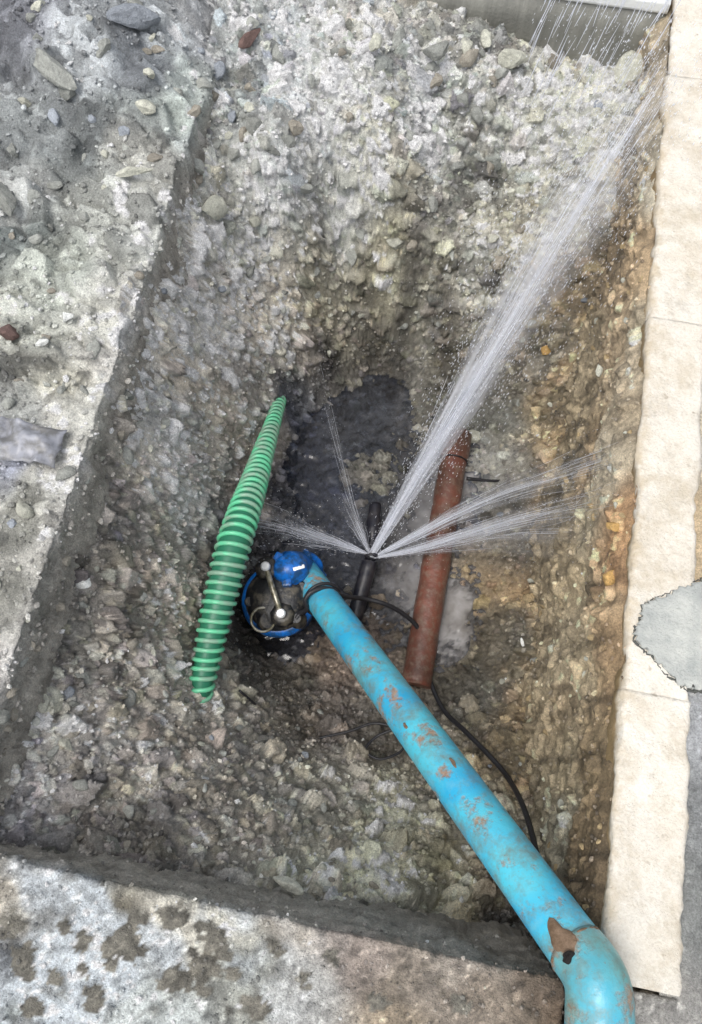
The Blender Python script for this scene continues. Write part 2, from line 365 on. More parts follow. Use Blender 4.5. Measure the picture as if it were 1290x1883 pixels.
# the near-vertical bank of ochre earth under the kerb
def bank():
    vs_ = np.arange(-.24, 2.3, .0045); zs = np.arange(-1.0, .002, .0045)
    X, Y = np.meshgrid(vs_, zs); q2 = []; qv = []
    BP = [(1215,300,176,168,146),(1205,420,172,140,92),(1170,480,160,132,88),(1190,560,150,138,112),(1130,500,128,108,76),(1170,650,176,158,126),(1130,620,158,134,96),(1150,760,158,140,108),(1090,640,140,124,92),(1080,760,128,112,80),
          (1130,840,170,156,128),(1090,860,140,116,76),(1060,900,116,104,78),(1140,980,172,126,64),(1125,1060,188,138,74),(1155,960,150,108,58),(1080,980,150,136,104),(1110,1130,178,146,96),(1060,1050,156,136,96),(1130,1200,140,110,64),
          (1080,1200,164,144,104),(1040,1180,158,140,104),(1050,1280,152,130,92),(1115,1320,124,98,58),(1085,1380,128,106,66),(1040,1400,140,124,90),(1100,1480,118,96,58),(1070,1520,124,102,64),(1030,1520,158,150,124),(1090,1600,104,84,52),(1060,1620,110,92,62)]
    for x, y, r_, g_, b_ in BP:
        d = ray(x, y); t_ = .465/d.x; q2.append((d.y*t_, EYE+d.z*t_)); qv.append((*lin((r_, g_, b_)), .35))
    W = shep(q2, qv, .03)(X+fbm(X, Y, 8, 901, 3)*.1, Y+fbm(X, Y, 8, 902, 3)*.12)
    W3 = W[..., :3]; W3 = W3.mean(-1, keepdims=True)*.42+W3*.58; tn = 1.78*W3*np.array([1.03, 1, .93])*np.clip(1+fbm(X, Y, 16, 903, 5, .6)*1.0, .5, 1.7)[..., None]
    streak = fbm(X*3, Y*.35, 12, 907, 4); tn = tn*(1-np.clip(streak*2.2, 0, .5))[..., None]
    b = fbm(X, Y, 5, 911, 3)*.05+fbm(X, Y, 22, 912, 4, .6)*.022+fbm(X, Y, 90, 913, 2)*.006
    f = Field(vs_, zs, b, tn*.85, np.clip(.35+fbm(X, Y, 15, 914)*.9, 0, 1)); f.base_tone = tn
    n = 4200; C = np.stack([rng.uniform(-.24, 2.3, n), rng.uniform(-1, -.05, n)], -1)
    R_ = .006*(.034/.006)**(rng.random(n)**1.9)
    f.clods(C, R_, R_*rng.uniform(.3, .9, n), np.clip(rng.lognormal(.02, .32, n), .45, 1.8), stretch=1.2)
    out = f.base+f.R
    depth = np.clip(-Y-.012, 0, None)
    u_b = U_KERB+.004-.035*np.minimum(depth, .6)-.03*np.clip(depth/.05, 0, 1)*vnoise(X, Y*0, 6, 915)
    keep = np.clip(depth/.02, 0, 1)
    V = np.stack([u_b-out*keep-.006*keep, X, Y], -1).reshape(-1, 3)
    idx = np.arange(X.size).reshape(X.shape)
    Q = np.stack([idx[:-1, :-1], idx[1:, :-1], idx[1:, 1:], idx[:-1, 1:]], -1).reshape(-1, 4)
    me = mesh_np('earth_bank', V, Q)
    c = np.ones((len(V), 4), np.float32); c[:, :3] = np.clip(f.tone.reshape(-1, 3), .005, .85)
    me.color_attributes.new('tone', 'FLOAT_COLOR', 'POINT').data.foreach_set('color', c.ravel())
    me.attributes.new('wet', 'FLOAT', 'POINT').data.foreach_set('value', f.wet.ravel().astype(np.float32))
    o = link('earth_bank', me, M_earth); tag(o, 'steep ochre brown earth bank below the cream kerb', kind='structure'); return o
earth_bank = bank()

# ---------------------------------------------------------------- the surfaces around the pit
def strip_axis(lo, hi, fine_lo, fine_hi, step, grow=1.35):
    a = list(np.arange(fine_lo, fine_hi+1e-9, step)); a[-1] = fine_hi
    s = step
    while a[-1] < hi: s *= grow; a.append(a[-1]+s)
    if fine_hi >= hi: pass
    s = step; pre = []; x = fine_lo
    while x > lo: s *= grow; x -= s; pre.append(x)
    return np.array(pre[::-1]+a)
def surface(name, xs, ys, z0, tone_pts, amp, nclod, rr, seed, zfun=None, drop_x1=None, drop_y1=None, drop_x0=None, label='', mottled=None, hg=(.3, .8), rag=.004, jag=0, slope=0, tint=1.4, spots=None):
    """a paved surface with relief; edges in drop_* turn down into a cut face"""
    X, Y = np.meshgrid(xs, ys)
    b = np.full(X.shape, z0)+fbm(X, Y, 4, seed, 3)*amp*1.2+fbm(X, Y, 25, seed+1, 4, .6)*amp
    if zfun is not None: b = b+zfun(X, Y)
    q2 = []; qv = []
    for x, y, z, r_, g_, b_, wt in tone_pts:
        p = at(x, y, z); q2.append((p.x, p.y)); qv.append((*lin((r_, g_, b_)), wt))
    f = shep(q2, qv, .04)
    W = f(X+fbm(X, Y, 7, seed+5, 3)*.14, Y+fbm(X, Y, 7, seed+6, 3)*.14)
    tn = tint*W[..., :3]*np.clip(1+fbm(X, Y, 14, seed+2, 5, .6)*1.1, .5, 1.6)[..., None]
    wt = np.clip(W[..., 3]+fbm(X, Y, 18, seed+3)*.5, 0, 1)
    if mottled is not None: tn, dz = mottled(X, Y, tn); b = b+dz
    fl = Field(xs, ys, b, tn*.88, wt); fl.base_tone = tn
    lo = (max(xs[0], -1.7), max(ys[0], -.7)); hi = (min(xs[-1], 1.4), min(ys[-1], 3.0))
    C = np.stack([rng.uniform(lo[0], hi[0], nclod), rng.uniform(lo[1], hi[1], nclod)], -1)
    R_ = rr[0]*(rr[1]/rr[0])**(rng.random(nclod)**1.8)
    if zfun is not None:
        nb = 900; CB_ = np.stack([rng.uniform(-1.5, -.76, nb), rng.uniform(.75, 2.5, nb)], -1); RB = .022*(.08/.022)**(rng.random(nb)**1.8)
        fl.clods(CB_, RB, RB*rng.uniform(.5, 1.0, nb), np.clip(rng.lognormal(.0, .33, nb), .4, 1.6))
    fl.clods(C, R_, R_*rng.uniform(*hg, nclod), np.clip(rng.lognormal(.0, .33, nclod), .45, 1.8))
    if spots:       # lumps of dark mud dropped on the surface, and rings of grit
        for px, py, rr_ in spots:
            q = at(px, py, z0)
            for _ in range(int(6+rr_*.7)):
                k = rr_/F*1.45*.62; C1 = np.array([[q.x+rng.normal(0, k*.62), q.y+rng.normal(0, k*.62)]]); r1 = np.array([rng.uniform(.004, .012)*(1+rr_/40)])
                bt = fl.base_tone; fl.base_tone = np.broadcast_to(np.array(lin((108, 105, 96))), bt.shape); fl.clods(C1, r1, r1*rng.uniform(.3, .7), rng.uniform(.7, 1.7, 1)); fl.base_tone = bt
    # cut faces
    fl.Z = fl.base+fl.R
    ny, nx = X.shape
    V = np.stack([X, Y, fl.Z], -1)
    T = np.concatenate([fl.tone, fl.wet[..., None]], -1)
    def face(V, T, side):
        rows = [.004, .010, .018, .028, .04, .052, .066, .08, .095, .11, .13, .15, .17, .19, .215, .24, .27, .3, .34, .38, .43, .5, .6, .75]
        if side == 'x1': e_, et = V[:, -1], T[:, -1]; out = (1, 0)
        if side == 'x0': e_, et = V[:, 0], T[:, 0]; out = (-1, 0)
        if side == 'y1': e_, et = V[-1], T[-1]; out = (0, 1)
        add = []; addt = []
        for k, d in enumerate(rows):
            n_ = fbm(e_[:, 0]+e_[:, 1], np.full(len(e_), d), 18, seed+8, 5, .65)*.034-.004+rng.normal(0, .0016, len(e_))
            r = e_.copy(); r[:, 2] = z0-d + (e_[:, 2]-z0)*max(0, 1-k*.3)
            sl_ = .003*(k > 0)+slope*d; r[:, 0] += out[0]*(n_+sl_); r[:, 1] += out[1]*(n_+sl_)
            c_ = et.copy(); mud = np.array(lin((166, 161, 152)))
            kk = min(1, .12+k*.14); c_[:, :3] = et[:, :3]*(1-kk)+mud*kk*(1+1.6*fbm(e_[:, 0]+e_[:, 1], np.full(len(e_), d*1.5), 22, seed+4, 4, .7))[:, None]
            add.append(r); addt.append(c_)
        if side == 'x1': return np.concatenate([V, np.stack(add, 1)], 1), np.concatenate([T, np.stack(addt, 1)], 1)
        if side == 'x0': return np.concatenate([np.stack(add[::-1], 1), V], 1), np.concatenate([np.stack(addt[::-1], 1), T], 1)
        return np.concatenate([V, np.stack(add, 0)], 0), np.concatenate([T, np.stack(addt, 0)], 0)
    if jag:
        if drop_x1: V[:, -6:, 0] += (fbm(V[:, -6:, 1], V[:, -6:, 1]*0, 30, seed+9, 4)*jag)
        if drop_y1: V[-6:, :, 1] += (fbm(V[-6:, :, 0], V[-6:, :, 0]*0, 30, seed+9, 4)*jag)
    if drop_x1: V, T = face(V, T, 'x1')
    if drop_x0: V, T = face(V, T, 'x0')
    if drop_y1: V, T = face(V, T, 'y1')
    ny, nx = V.shape[:2]
    idx = np.arange(nx*ny).reshape(ny, nx)
    Q = np.stack([idx[:-1, :-1], idx[:-1, 1:], idx[1:, 1:], idx[1:, :-1]], -1).reshape(-1, 4)
    me = mesh_np(name, V.reshape(-1, 3), Q)
    c = np.ones((nx*ny, 4), np.float32); c[:, :3] = np.clip(T[..., :3].reshape(-1, 3), .005, .85)
    me.color_attributes.new('tone', 'FLOAT_COLOR', 'POINT').data.foreach_set('color', c.ravel())
    me.attributes.new('wet', 'FLOAT', 'POINT').data.foreach_set('value', T[..., 3].ravel().astype(np.float32))
    o = link(name, me, M_earth); tag(o, label, kind='structure'); return o, fl

# pavement on the left, littered with spoil: a heap towards the far end
def heap(X, Y):
    h = .13*np.clip((Y-1.25)/.7, 0, 1)**1.3*np.clip((-.72-X)/.35, 0, 1)
    h += .10*np.exp(-((X+1.05)**2/.05+(Y-1.75)**2/.06))+.09*np.exp(-((X+1.45)**2/.05+(Y-1.2)**2/.12))
    return h+fbm(X, Y, 7, 201, 4)*.08*np.clip((Y-.9)/.5, 0, 1)
LP = [(395,170,.05,178,182,178,.3),(335,300,.02,176,176,170,.3),(285,430,0,200,202,196,.1),(245,560,0,204,204,198,.1),(150,770,0,208,208,200,.1),(110,880,0,206,206,200,.1),(60,1040,0,192,190,182,.2),(60,60,.1,120,122,128,.6),(150,130,.1,158,162,164,.4),(60,220,.1,134,138,138,.6),(190,220,.1,102,106,106,.7),(130,260,.1,84,88,88,.7),(300,60,.1,154,158,160,.4),(380,40,.1,172,174,176,.3),
      (250,120,.1,118,122,126,.5),(320,180,.05,182,190,184,.2),(350,240,.03,168,174,172,.3),(270,300,.02,158,158,152,.4),(130,330,.03,128,132,130,.6),(30,380,.0,158,160,158,.4),(30,460,0,112,118,116,.7),
      (150,420,0,156,158,152,.4),(220,480,0,172,174,168,.3),(260,520,0,204,204,198,.1),(100,500,0,156,160,152,.4),(60,600,0,164,166,158,.4),(180,600,0,178,178,170,.2),(200,650,0,206,204,198,.1),(60,690,0,104,104,98,.6),
      (120,720,0,168,166,154,.3),(30,770,0,172,174,170,.6),(50,820,0,134,138,152,.6),(140,790,0,192,190,182,.1),(60,900,0,128,128,120,.9),(40,980,0,126,126,118,.9),(120,860,0,188,186,180,.1),(90,980,0,196,194,188,.1),
      (20,1080,0,124,124,116,.9),(50,1090,0,178,176,170,.2),(10,1200,0,176,174,170,.3)]
pv, pf = surface('pavement', strip_axis(-9, U_CUT, -1.45, U_CUT, .006), strip_axis(-.195, 9, -.195, 2.6, .0055), 0.0, LP, .012, 5200, (.006, .032), 300,
        zfun=heap, drop_x1=True, label='old grey pavement strewn with wet spoil left of the pit', jag=.006, slope=.12, tint=1.2)
# the concrete slab in front
def mott(X, Y, tn):
    n = fbm(X, Y, 13, 405, 6, .68); m = .8*np.clip((n-.08)*7, 0, 1)[..., None]
    dark = np.array(lin((104, 98, 84)))
    n2 = fbm(X, Y, 9, 433, 3); film = np.clip((n2+.02)*9, 0, 1)*np.clip((.05-X)/.25, 0, 1)
    tn = tn*(1-film[..., None]*.8)+np.array(lin((214, 222, 228)))*film[..., None]*.8
    g = fbm(X, Y, 45, 421, 5, .7); tn = tn*np.clip(1+g*1.5, .45, 1.5)[..., None]
    pk = np.clip((fbm(X, Y, 30, 431, 3, .6)-.22)*7, 0, 1)[..., None]*.7; tn = tn*(1-pk)+dark*pk*.8
    return tn*(1-m)+(tn*.25+dark*.6)*m, m[..., 0]*.007+fbm(X, Y, 60, 77, 4, .65)*.012
MUD = [(222,1738,42),(120,1708,12),(152,1728,14),(152,1788,10),(172,1833,22),(315,1688,24),(392,1723,26),(372,1778,34),(322,1800,24),(428,1788,11),(100,1800,13),(470,1853,22),(505,1743,11),(560,1800,9),(610,1760,12),(690,1840,14),(60,1850,16),(250,1690,12),(20,1700,26),(40,1770,30),(840,1850,12)]
SP = [(30,1640,0,160,154,142,.5),(20,1740,0,110,114,118,.8),(100,1700,0,190,194,192,.6),(225,1730,0,104,98,82,.6),(180,1830,0,200,206,206,.6),(60,1850,0,150,156,154,.6),(330,1720,0,190,186,174,.4),(300,1850,0,196,202,200,.6),
      (400,1700,0,206,204,192,.3),(430,1800,0,168,170,162,.5),(500,1720,0,176,168,156,.3),(560,1850,0,176,174,168,.4),(650,1760,0,168,156,146,.3),(750,1800,0,152,142,130,.4),(720,1860,0,160,146,126,.4),(850,1800,0,158,148,136,.4),
      (900,1840,0,146,134,120,.4),(980,1800,0,120,106,92,.6),(1010,1860,0,108,92,76,.6),(870,1775,0,196,188,178,.3)]
sb, sf = surface('concrete_slab', strip_axis(-9, .425, -.95, .425, .0055), strip_axis(-9, V_SLAB, -.7, V_SLAB, .0055), 0.0, SP, .006, 6500, (.004, .015), 500,
        drop_x1=True, drop_y1=True, label='stained pale concrete slab edge in front of the pit', mottled=mott, hg=(.15, .5), jag=.006, slope=.08, tint=1.02, spots=MUD)
RP = [(1275,1320,0,150,152,154,.5),(1280,1500,0,124,126,126,.5),(1270,1700,0,120,122,120,.5),(1200,1860,0,138,136,132,.4),(1285,950,0,176,158,130,.3),(1280,800,0,206,196,176,.2),(1285,700,0,206,200,188,.2)]
surface('road', strip_axis(U_KERB2-.03, 9, U_KERB2-.03, 1.3, .006), strip_axis(-9, 9, -.7, 2.6, .006), -.006, RP, .004, 7000, (.004, .010), 600,
        label='dark grey asphalt road beyond the cream kerb', hg=(.3, .6))
surface('asphalt_apron', strip_axis(.443, U_KERB2, .443, U_KERB2, .0055), strip_axis(-9, -.192, -.7, -.192, .0055), -.004, RP, .003, 900, (.004, .010), 640,
        drop_y1=True, drop_x0=True, label='grey asphalt strip at the near end of the cream kerb', hg=(.3, .6), jag=.004)

# ---------------------------------------------------------------- kerb of cream stones
def kerb_material():
    m, t, b = mat('cream_kerb_stone'); p = pos(t)
    c = mix(t, ramp(t, noise(t, 9, 5, .6, p), [(.42, 0.0), (.72, 1.0)]), lin((228, 224, 214)), lin((216, 208, 194)))
    c = mix(t, ramp(t, noise(t, 3.2, 3, .5, p), [(.45, 0.0), (.62, .45)]), c, lin((214, 208, 198)))
    c = mix(t, ramp(t, noise(t, 38, 2, .5, p), [(.69, 0.0), (.76, .6)]), c, lin((140, 122, 98)))
    c = mix(t, ramp(t, noise(t, 7, 7, .75, p), [(.47, 0.0), (.62, .9)]), c, lin((196, 186, 168)))
    c = mix(t, ramp(t, noise(t, 13, 6, .75, p), [(.56, 0.0), (.66, .5)]), c, lin((182, 176, 164)))
    c = mix(t, ramp(t, noise(t, 170, 3, .7, p), [(.35, 0.0), (.7, .22)]), c, lin((168, 150, 122)))
    sx = N(t, 'ShaderNodeSeparateXYZ'); t.links.new(p, sx.inputs[0])
    ex = N(t, 'ShaderNodeMath', operation='MULTIPLY_ADD'); t.links.new(sx.outputs['X'], ex.inputs[0]); ex.inputs[1].default_value = -7; ex.inputs[2].default_value = 3.62
    es = N(t, 'ShaderNodeMath', operation='ADD'); t.links.new(ex.outputs[0], es.inputs[0]); t.links.new(noise(t, 16, 6, .75, p), es.inputs[1])
    c = mix(t, ramp(t, es.outputs[0], [(.60, 0.0), (.78, .7)]), c, lin((184, 168, 140)))
    c = mix(t, ramp(t, noise(t, 75, 3, .8, p), [(.66, 0.0), (.74, .5)]), c, lin((120, 110, 96)))
    ad = N(t, 'ShaderNodeMath', operation='MULTIPLY_ADD'); t.links.new(noise(t, 18, 4, .7, p), ad.inputs[0]); ad.inputs[1].default_value = .035
    t.links.new(sx.outputs['Z'], ad.inputs[2])
    c = mix(t, ramp(t, ad.outputs[0], [(.0, 0.9), (.014, .0)]), c, lin((138, 114, 74)))     # mud clinging to the cut side
    t.links.new(c, b.inputs['Base Color']); b.inputs['Roughness'].default_value = .85
    n1 = bump(t, None, noise(t, 22, 5, .6, p), .01); bump(t, b, noise(t, 160, 4, .7, p), .003, prev=n1)
    return m
M_kerb = kerb_material()
def slabmesh(x0, x1, y0, y1, z0, z1, step, seed, rag=.006, rough=.003, round_=.006):
    """worn stone block: gridded top and sides with ragged rounded edges"""
    nx = max(4, int((x1-x0)/step)); ny = max(4, int((y1-y0)/step)); nz = 5
    bm = bmesh.new(); bmesh.ops.create_cube(bm, size=1)
    bmesh.ops.scale(bm, vec=(x1-x0, y1-y0, z1-z0), verts=bm.verts)
    bmesh.ops.translate(bm, vec=((x0+x1)/2, (y0+y1)/2, (z0+z1)/2), verts=bm.verts)
    for ax, n, lo, hi in ((0, nx, x0, x1), (1, ny, y0, y1), (2, nz, z0, z1)):
        for k in range(1, n):
            pt = [0, 0, 0]; no = [0, 0, 0]; pt[ax] = lo+(hi-lo)*k/n; no[ax] = 1
            bmesh.ops.bisect_plane(bm, geom=bm.verts[:]+bm.edges[:]+bm.faces[:], plane_co=pt, plane_no=no)
    V = np.array([v.co[:] for v in bm.verts])
    ex = np.minimum(V[:, 0]-x0, x1-V[:, 0]); ey = np.minimum(V[:, 1]-y0, y1-V[:, 1]); ez = z1-V[:, 2]
    sx = np.where(V[:, 0]-x0 < x1-V[:, 0], 1, -1)
    edge = np.clip(1-ex/(round_*2), 0, 1)
    V[:, 2] += fbm(V[:, 0], V[:, 1], 12, seed, 4)*rough*2.2*(ez < .001) - (edge**2)*round_*(ez < .001)*(.4+.9*vnoise(V[:, 1], V[:, 0]*0, 40, seed+1)) - round_*.12*np.clip(1-ey/round_, 0, 1)*(ez < .001)
    near = np.clip(1-ex/.02, 0, 1)
    V[:, 0] += sx*near*(fbm(V[:, 1], V[:, 2]*2, 14, seed+2, 5, .65)*rag*2.6)
    for v, c in zip(bm.verts, V): v.co = c
    me = bpy.data.meshes.new('block'); bm.to_mesh(me); bm.free()
    me.polygons.foreach_set('use_smooth', [True]*len(me.polygons)); return me
kerb = empty('kerb', (U_KERB+.06, 1, 0))
tag(kerb, 'cream stone kerb running up the right side of the pit', 'kerb')
joints = [-.185, .33, 1.22, 2.02, 2.9, 4]
for i in range(len(joints)-1):
    u0 = U_KERB + (.002*((i*7) % 3)-.002) + (.012 if 2.0 < joints[i] < 2.4 else 0)
    me = slabmesh(u0, U_KERB2-.004*((i*5) % 2), joints[i]+.0003, joints[i+1]-.0003, -.10, .012+.0007*((i*3) % 3), .007, 700, round_=.0045, rag=.010, rough=.0035)
    o = link('kerb_stone', me, M_kerb); shift(me, (0, 0, 0)); me.transform(Matrix.Translation((-kerb.location.x, -kerb.location.y, 0))); o.parent = kerb
# pale blue-grey cement patch lapping over the kerb on the right
def cement_patch():
    px = [(1330,1040),(1290,1066),(1245,1085),(1205,1103),(1182,1112),(1176,1140),(1166,1165),(1178,1188),(1202,1206),(1222,1232),(1250,1258),(1275,1268),(1330,1262),(1420,1230),(1430,1090)]
    P_ = [at(x, y, .018) for x, y in px]; out = []
    n = len(P_)
    for i in range(n):
        a, b = P_[i], P_[(i+1) % n]
        for k in range(7):
            q = a.lerp(b, k/7); q += Vector((random.gauss(0, .0013)+[0,.004,-.002,.005,.001,-.004,.002][(i*3+k) % 7], random.gauss(0, .0013)+[0,-.003,.003,.001,.004,-.002,.001][(i*5+k) % 7], 0)); out.append(q)
    c = sum(out, Vector())/len(out); m = len(out); V = []; Fc = []
    for k, (sc, z) in enumerate(((1.0, -.004), (1.0, .015), (.99, .0175), (.93, .018), (.8, .018), (.6, .0185), (.4, .018), (.2, .0185))):
        if k > 2:
            for _ in range(6*k): out = [(out[i-1]+out[i]*2+out[(i+1) % m])/4 for i in range(m)]
        for q in out:
            p = c+(q-c)*sc; V.append(Vector((p.x, p.y, z)))
    for k in range(7):
        Fc += [(k*m+i, k*m+(i+1) % m, (k+1)*m+(i+1) % m, (k+1)*m+i) for i in range(m)]
    V.append(Vector((c.x, c.y, .024))); Fc += [(7*m+i, 7*m+(i+1) % m, 8*m) for i in range(m)]
    return V, Fc
m_cem, t, b = mat('pale_cement'); p = pos(t)
c = mix(t, ramp(t, noise(t, 14, 5, .6, p), [(.35, 0.0), (.65, 1.0)]), lin((196, 198, 192)), lin((158, 162, 160)))
t.links.new(c, b.inputs['Base Color']); b.inputs['Roughness'].default_value = .7
bump(t, b, noise(t, 40, 6, .7, p), .012)
cp = mk('cement_patch', cement_patch(), m_cem); tag(cp, 'pale blue grey cement patch lapping over the cream kerb', 'cement patch')
# cracks: thin raised dark strip round the patch, painting the shade in the gap
m_crack, t, b = mat('painted_crack_shade'); b.inputs['Base Color'].default_value = (*lin((86, 88, 84)), 1); b.inputs['Roughness'].default_value = .9
bump(t, b, noise(t, 120, 4, .7, pos(t)), .006)
def crack_line(pxs, z, r):
    P_ = spline([at(x, y, z) for x, y in pxs], 60)
    P_ = [q+Vector((random.gauss(0, .002), random.gauss(0, .002), 0)) for q in P_]
    return tube(P_, [r*random.uniform(.5, 1.3) for _ in P_], 6)
o = mk('crack_rim', crack_line([(1182,1112),(1176,1140),(1164,1167),(1176,1190),(1200,1210),(1222,1236),(1252,1262),(1276,1272),(1320,1268)], .011, .0034), m_crack, cp)
o = mk('crack_rim', crack_line([(1186,1110),(1205,1101),(1245,1082),(1290,1063),(1325,1040)], .011, .0012), m_crack, cp)

# ---------------------------------------------------------------- concrete wall end at the far side with white slab lip
m_wall, t, b = mat('wet_grey_concrete'); p = pos(t)
mp = N(t, 'ShaderNodeMapping'); mp.inputs['Scale'].default_value = (1, 1, .12); t.links.new(p, mp.inputs[0])
c = mix(t, ramp(t, noise(t, 26, 4, .6, mp.outputs[0]), [(.35, 0.0), (.65, 1.0)]), lin((118, 118, 112)), lin((146, 146, 138)))
t.links.new(c, b.inputs['Base Color']); b.inputs['Roughness'].default_value = .55
bump(t, b, noise(t, 90, 4, .7, p), .003)
m_lip, t, b = mat('white_slab'); b.inputs['Base Color'].default_value = (*lin((232, 234, 232)), 1); b.inputs['Roughness'].default_value = .7
bump(t, b, noise(t, 90, 4, .7, pos(t)), .002)
wall = empty('end_wall', (.3, V_WALL+.1, -.2)); tag(wall, 'grey concrete end wall at the far end of the pit under a white lip', 'wall')
me = slabmesh(-.45, U_KERB-.003, V_WALL, V_WALL+.12, -.4, -.012, .02, 811, rag=.002); me.transform(Matrix.Translation(-wall.location)); link('wall_face', me, m_wall, wall)
me = slabmesh(-.45, U_KERB-.003, V_WALL-.004, V_WALL+.35, -.0115, .02, .02, 815, rag=.003); me.transform(Matrix.Translation(-wall.location)); link('white_lip', me, m_lip, wall)
surface('far_pavement', strip_axis(-9, -.44, -1.3, -.44, .012), strip_axis(2.3, 9, 2.3, 2.6, .012), .0, LP, .006, 500, (.01, .03), 660, label='grey pavement beyond the far end of the pit')

# ---------------------------------------------------------------- water in the bottom of the pit
WZ = -.968
m_w, t, b = mat('silty_water'); p = pos(t)
c = mix(t, ramp(t, noise(t, 7, 4, .6, p), [(.35, 0.0), (.65, 1.0)]), lin((184, 182, 182)), lin((132, 128, 124)))
t.links.new(c, b.inputs['Base Color']); b.inputs['Roughness'].default_value = .06; b.inputs['IOR'].default_value = 1.33
tr = N(t, 'ShaderNodeBsdfTransparent'); tr.inputs[0].default_value = (.46, .50, .60, 1)
sxyz = N(t, 'ShaderNodeSeparateXYZ'); t.links.new(p, sxyz.inputs[0])
mr = N(t, 'ShaderNodeMapRange'); t.links.new(sxyz.outputs['X'], mr.inputs[0]); mr.inputs[1].default_value = -.12; mr.inputs[2].default_value = .22; mr.inputs[3].default_value = .05; mr.inputs[4].default_value = .85
gl_ = N(t, 'ShaderNodeBsdfGlossy'); gl_.inputs['Roughness'].default_value = .08; fr = N(t, 'ShaderNodeFresnel'); fr.inputs[0].default_value = 1.45; mg = N(t, 'ShaderNodeMixShader'); t.links.new(fr.outputs[0], mg.inputs[0]); t.links.new(tr.outputs[0], mg.inputs[1]); t.links.new(gl_.outputs[0], mg.inputs[2])
mx = N(t, 'ShaderNodeMixShader'); dp = N(t, 'ShaderNodeAttribute', attribute_name='silt'); mu = N(t, 'ShaderNodeMath', operation='MULTIPLY'); t.links.new(mr.outputs[0], mu.inputs[0]); t.links.new(dp.outputs['Fac'], mu.inputs[1]); t.links.new(mu.outputs[0], mx.inputs[0]); t.links.new(mg.outputs[0], mx.inputs[1]); t.links.new(b.outputs[0], mx.inputs[2])
t.links.new(mx.outputs[0], t.nodes['Material Output'].inputs['Surface'])
xs = np.arange(-.46, .62, .006); ys = np.arange(.2, 1.85, .006); X, Y = np.meshgrid(xs, ys)
lk = at(680, 1025, WZ); D = np.hypot(X-lk.x, Y-lk.y)
Z = WZ+fbm(X, Y, 26, 811, 4, .6)*.014+np.sin(D*120+fbm(X, Y, 12, 6)*9)*.0012*np.exp(-D*3)
idx = np.arange(X.size).reshape(X.shape); Q = np.stack([idx[:-1, :-1], idx[:-1, 1:], idx[1:, 1:], idx[1:, :-1]], -1).reshape(-1, 4)
water = link('water', mesh_np('water', np.stack([X, Y, Z], -1).reshape(-1, 3), Q), m_w)
gi = np.clip(np.searchsorted(gx, X), 0, len(gx)-1); gj = np.clip(np.searchsorted(gy, Y), 0, len(gy)-1)
water.data.attributes.new('silt', 'FLOAT', 'POINT').data.foreach_set('value', np.clip((Z-gf.Z[gj, gi]+.002)/.028, 0, 1).astype(np.float32).ravel())
tag(water, 'silty water pooled in the bottom of the pit', kind='structure')
#__OBJECTS__

# ---------------------------------------------------------------- big cyan pipe with elbow
def paint_material(name, c1, c2, rust_lo, rust_hi):
    m, t, b = mat(name); p = pos(t); tc = N(t, 'ShaderNodeTexCoord').outputs['Object']
    c = mix(t, ramp(t, noise(t, 5, 3, .5, p), [(.4, 0.0), (.62, 1.0)]), c1, c2)
    c = mix(t, ramp(t, noise(t, 30, 4, .7, p), [(.5, 0.0), (.75, .35)]), c, lin((150, 190, 190)))
    n1 = noise(t, 12, 7, .72, p)
    k = ramp(t, n1, [(rust_lo, 0.0), (rust_hi, 1.0)])
    rust = mix(t, ramp(t, noise(t, 60, 4, .7, p), [(.35, 0.0), (.65, 1.0)]), lin((138, 110, 92)), lin((166, 146, 128)))
    c = mix(t, k, c, rust)
    c = mix(t, ramp(t, noise(t, 16, 7, .78, p), [(.47, 0.0), (.66, .75)]), c, lin((116, 124, 110)))
    k2 = ramp(t, noise(t, 140, 3, .7, p), [(.66, 0.0), (.70, .8)])
    c = mix(t, k2, c, lin((120, 128, 120)))
    t.links.new(c, b.inputs['Base Color'])
    t.links.new(ramp(t, k, [(0, .32), (1, .8)]), b.inputs['Roughness'])
    inv = N(t, 'ShaderNodeMath', operation='SUBTRACT'); inv.inputs[0].default_value = 1; t.links.new(k, inv.inputs[1])
    n0 = bump(t, None, inv.outputs[0], .0012); bump(t, b, noise(t, 70, 4, .7, p), .0012, prev=n0)
    return m
M_cyan = paint_material('cyan_paint', lin((42, 168, 214)), lin((82, 194, 216)), .55, .635)
M_teal = paint_material('worn_teal_paint', lin((52, 166, 200)), lin((104, 172, 174)), .50, .60)
m_rust, t, b = mat('flaking_rust'); p = pos(t)
c = mix(t, ramp(t, noise(t, 55, 5, .7, p), [(.35, 0.0), (.65, 1.0)]), lin((96, 76, 56)), lin((136, 114, 94)))
t.links.new(c, b.inputs['Base Color']); b.inputs['Roughness'].default_value = .85; bump(t, b, noise(t, 90, 5, .7, p), .004)
m_dark, t, b = mat('black_rubber'); b.inputs['Base Color'].default_value = (*lin((38, 38, 42)), 1); b.inputs['Roughness'].default_value = .45
bump(t, b, noise(t, 200, 3, .6, pos(t)), .0008)
m_hole, t, b = mat('painted_notch_shade'); b.inputs['Base Color'].default_value = (.008, .006, .005, 1); b.inputs['Roughness'].default_value = .9  # black that paints the shade inside the notch

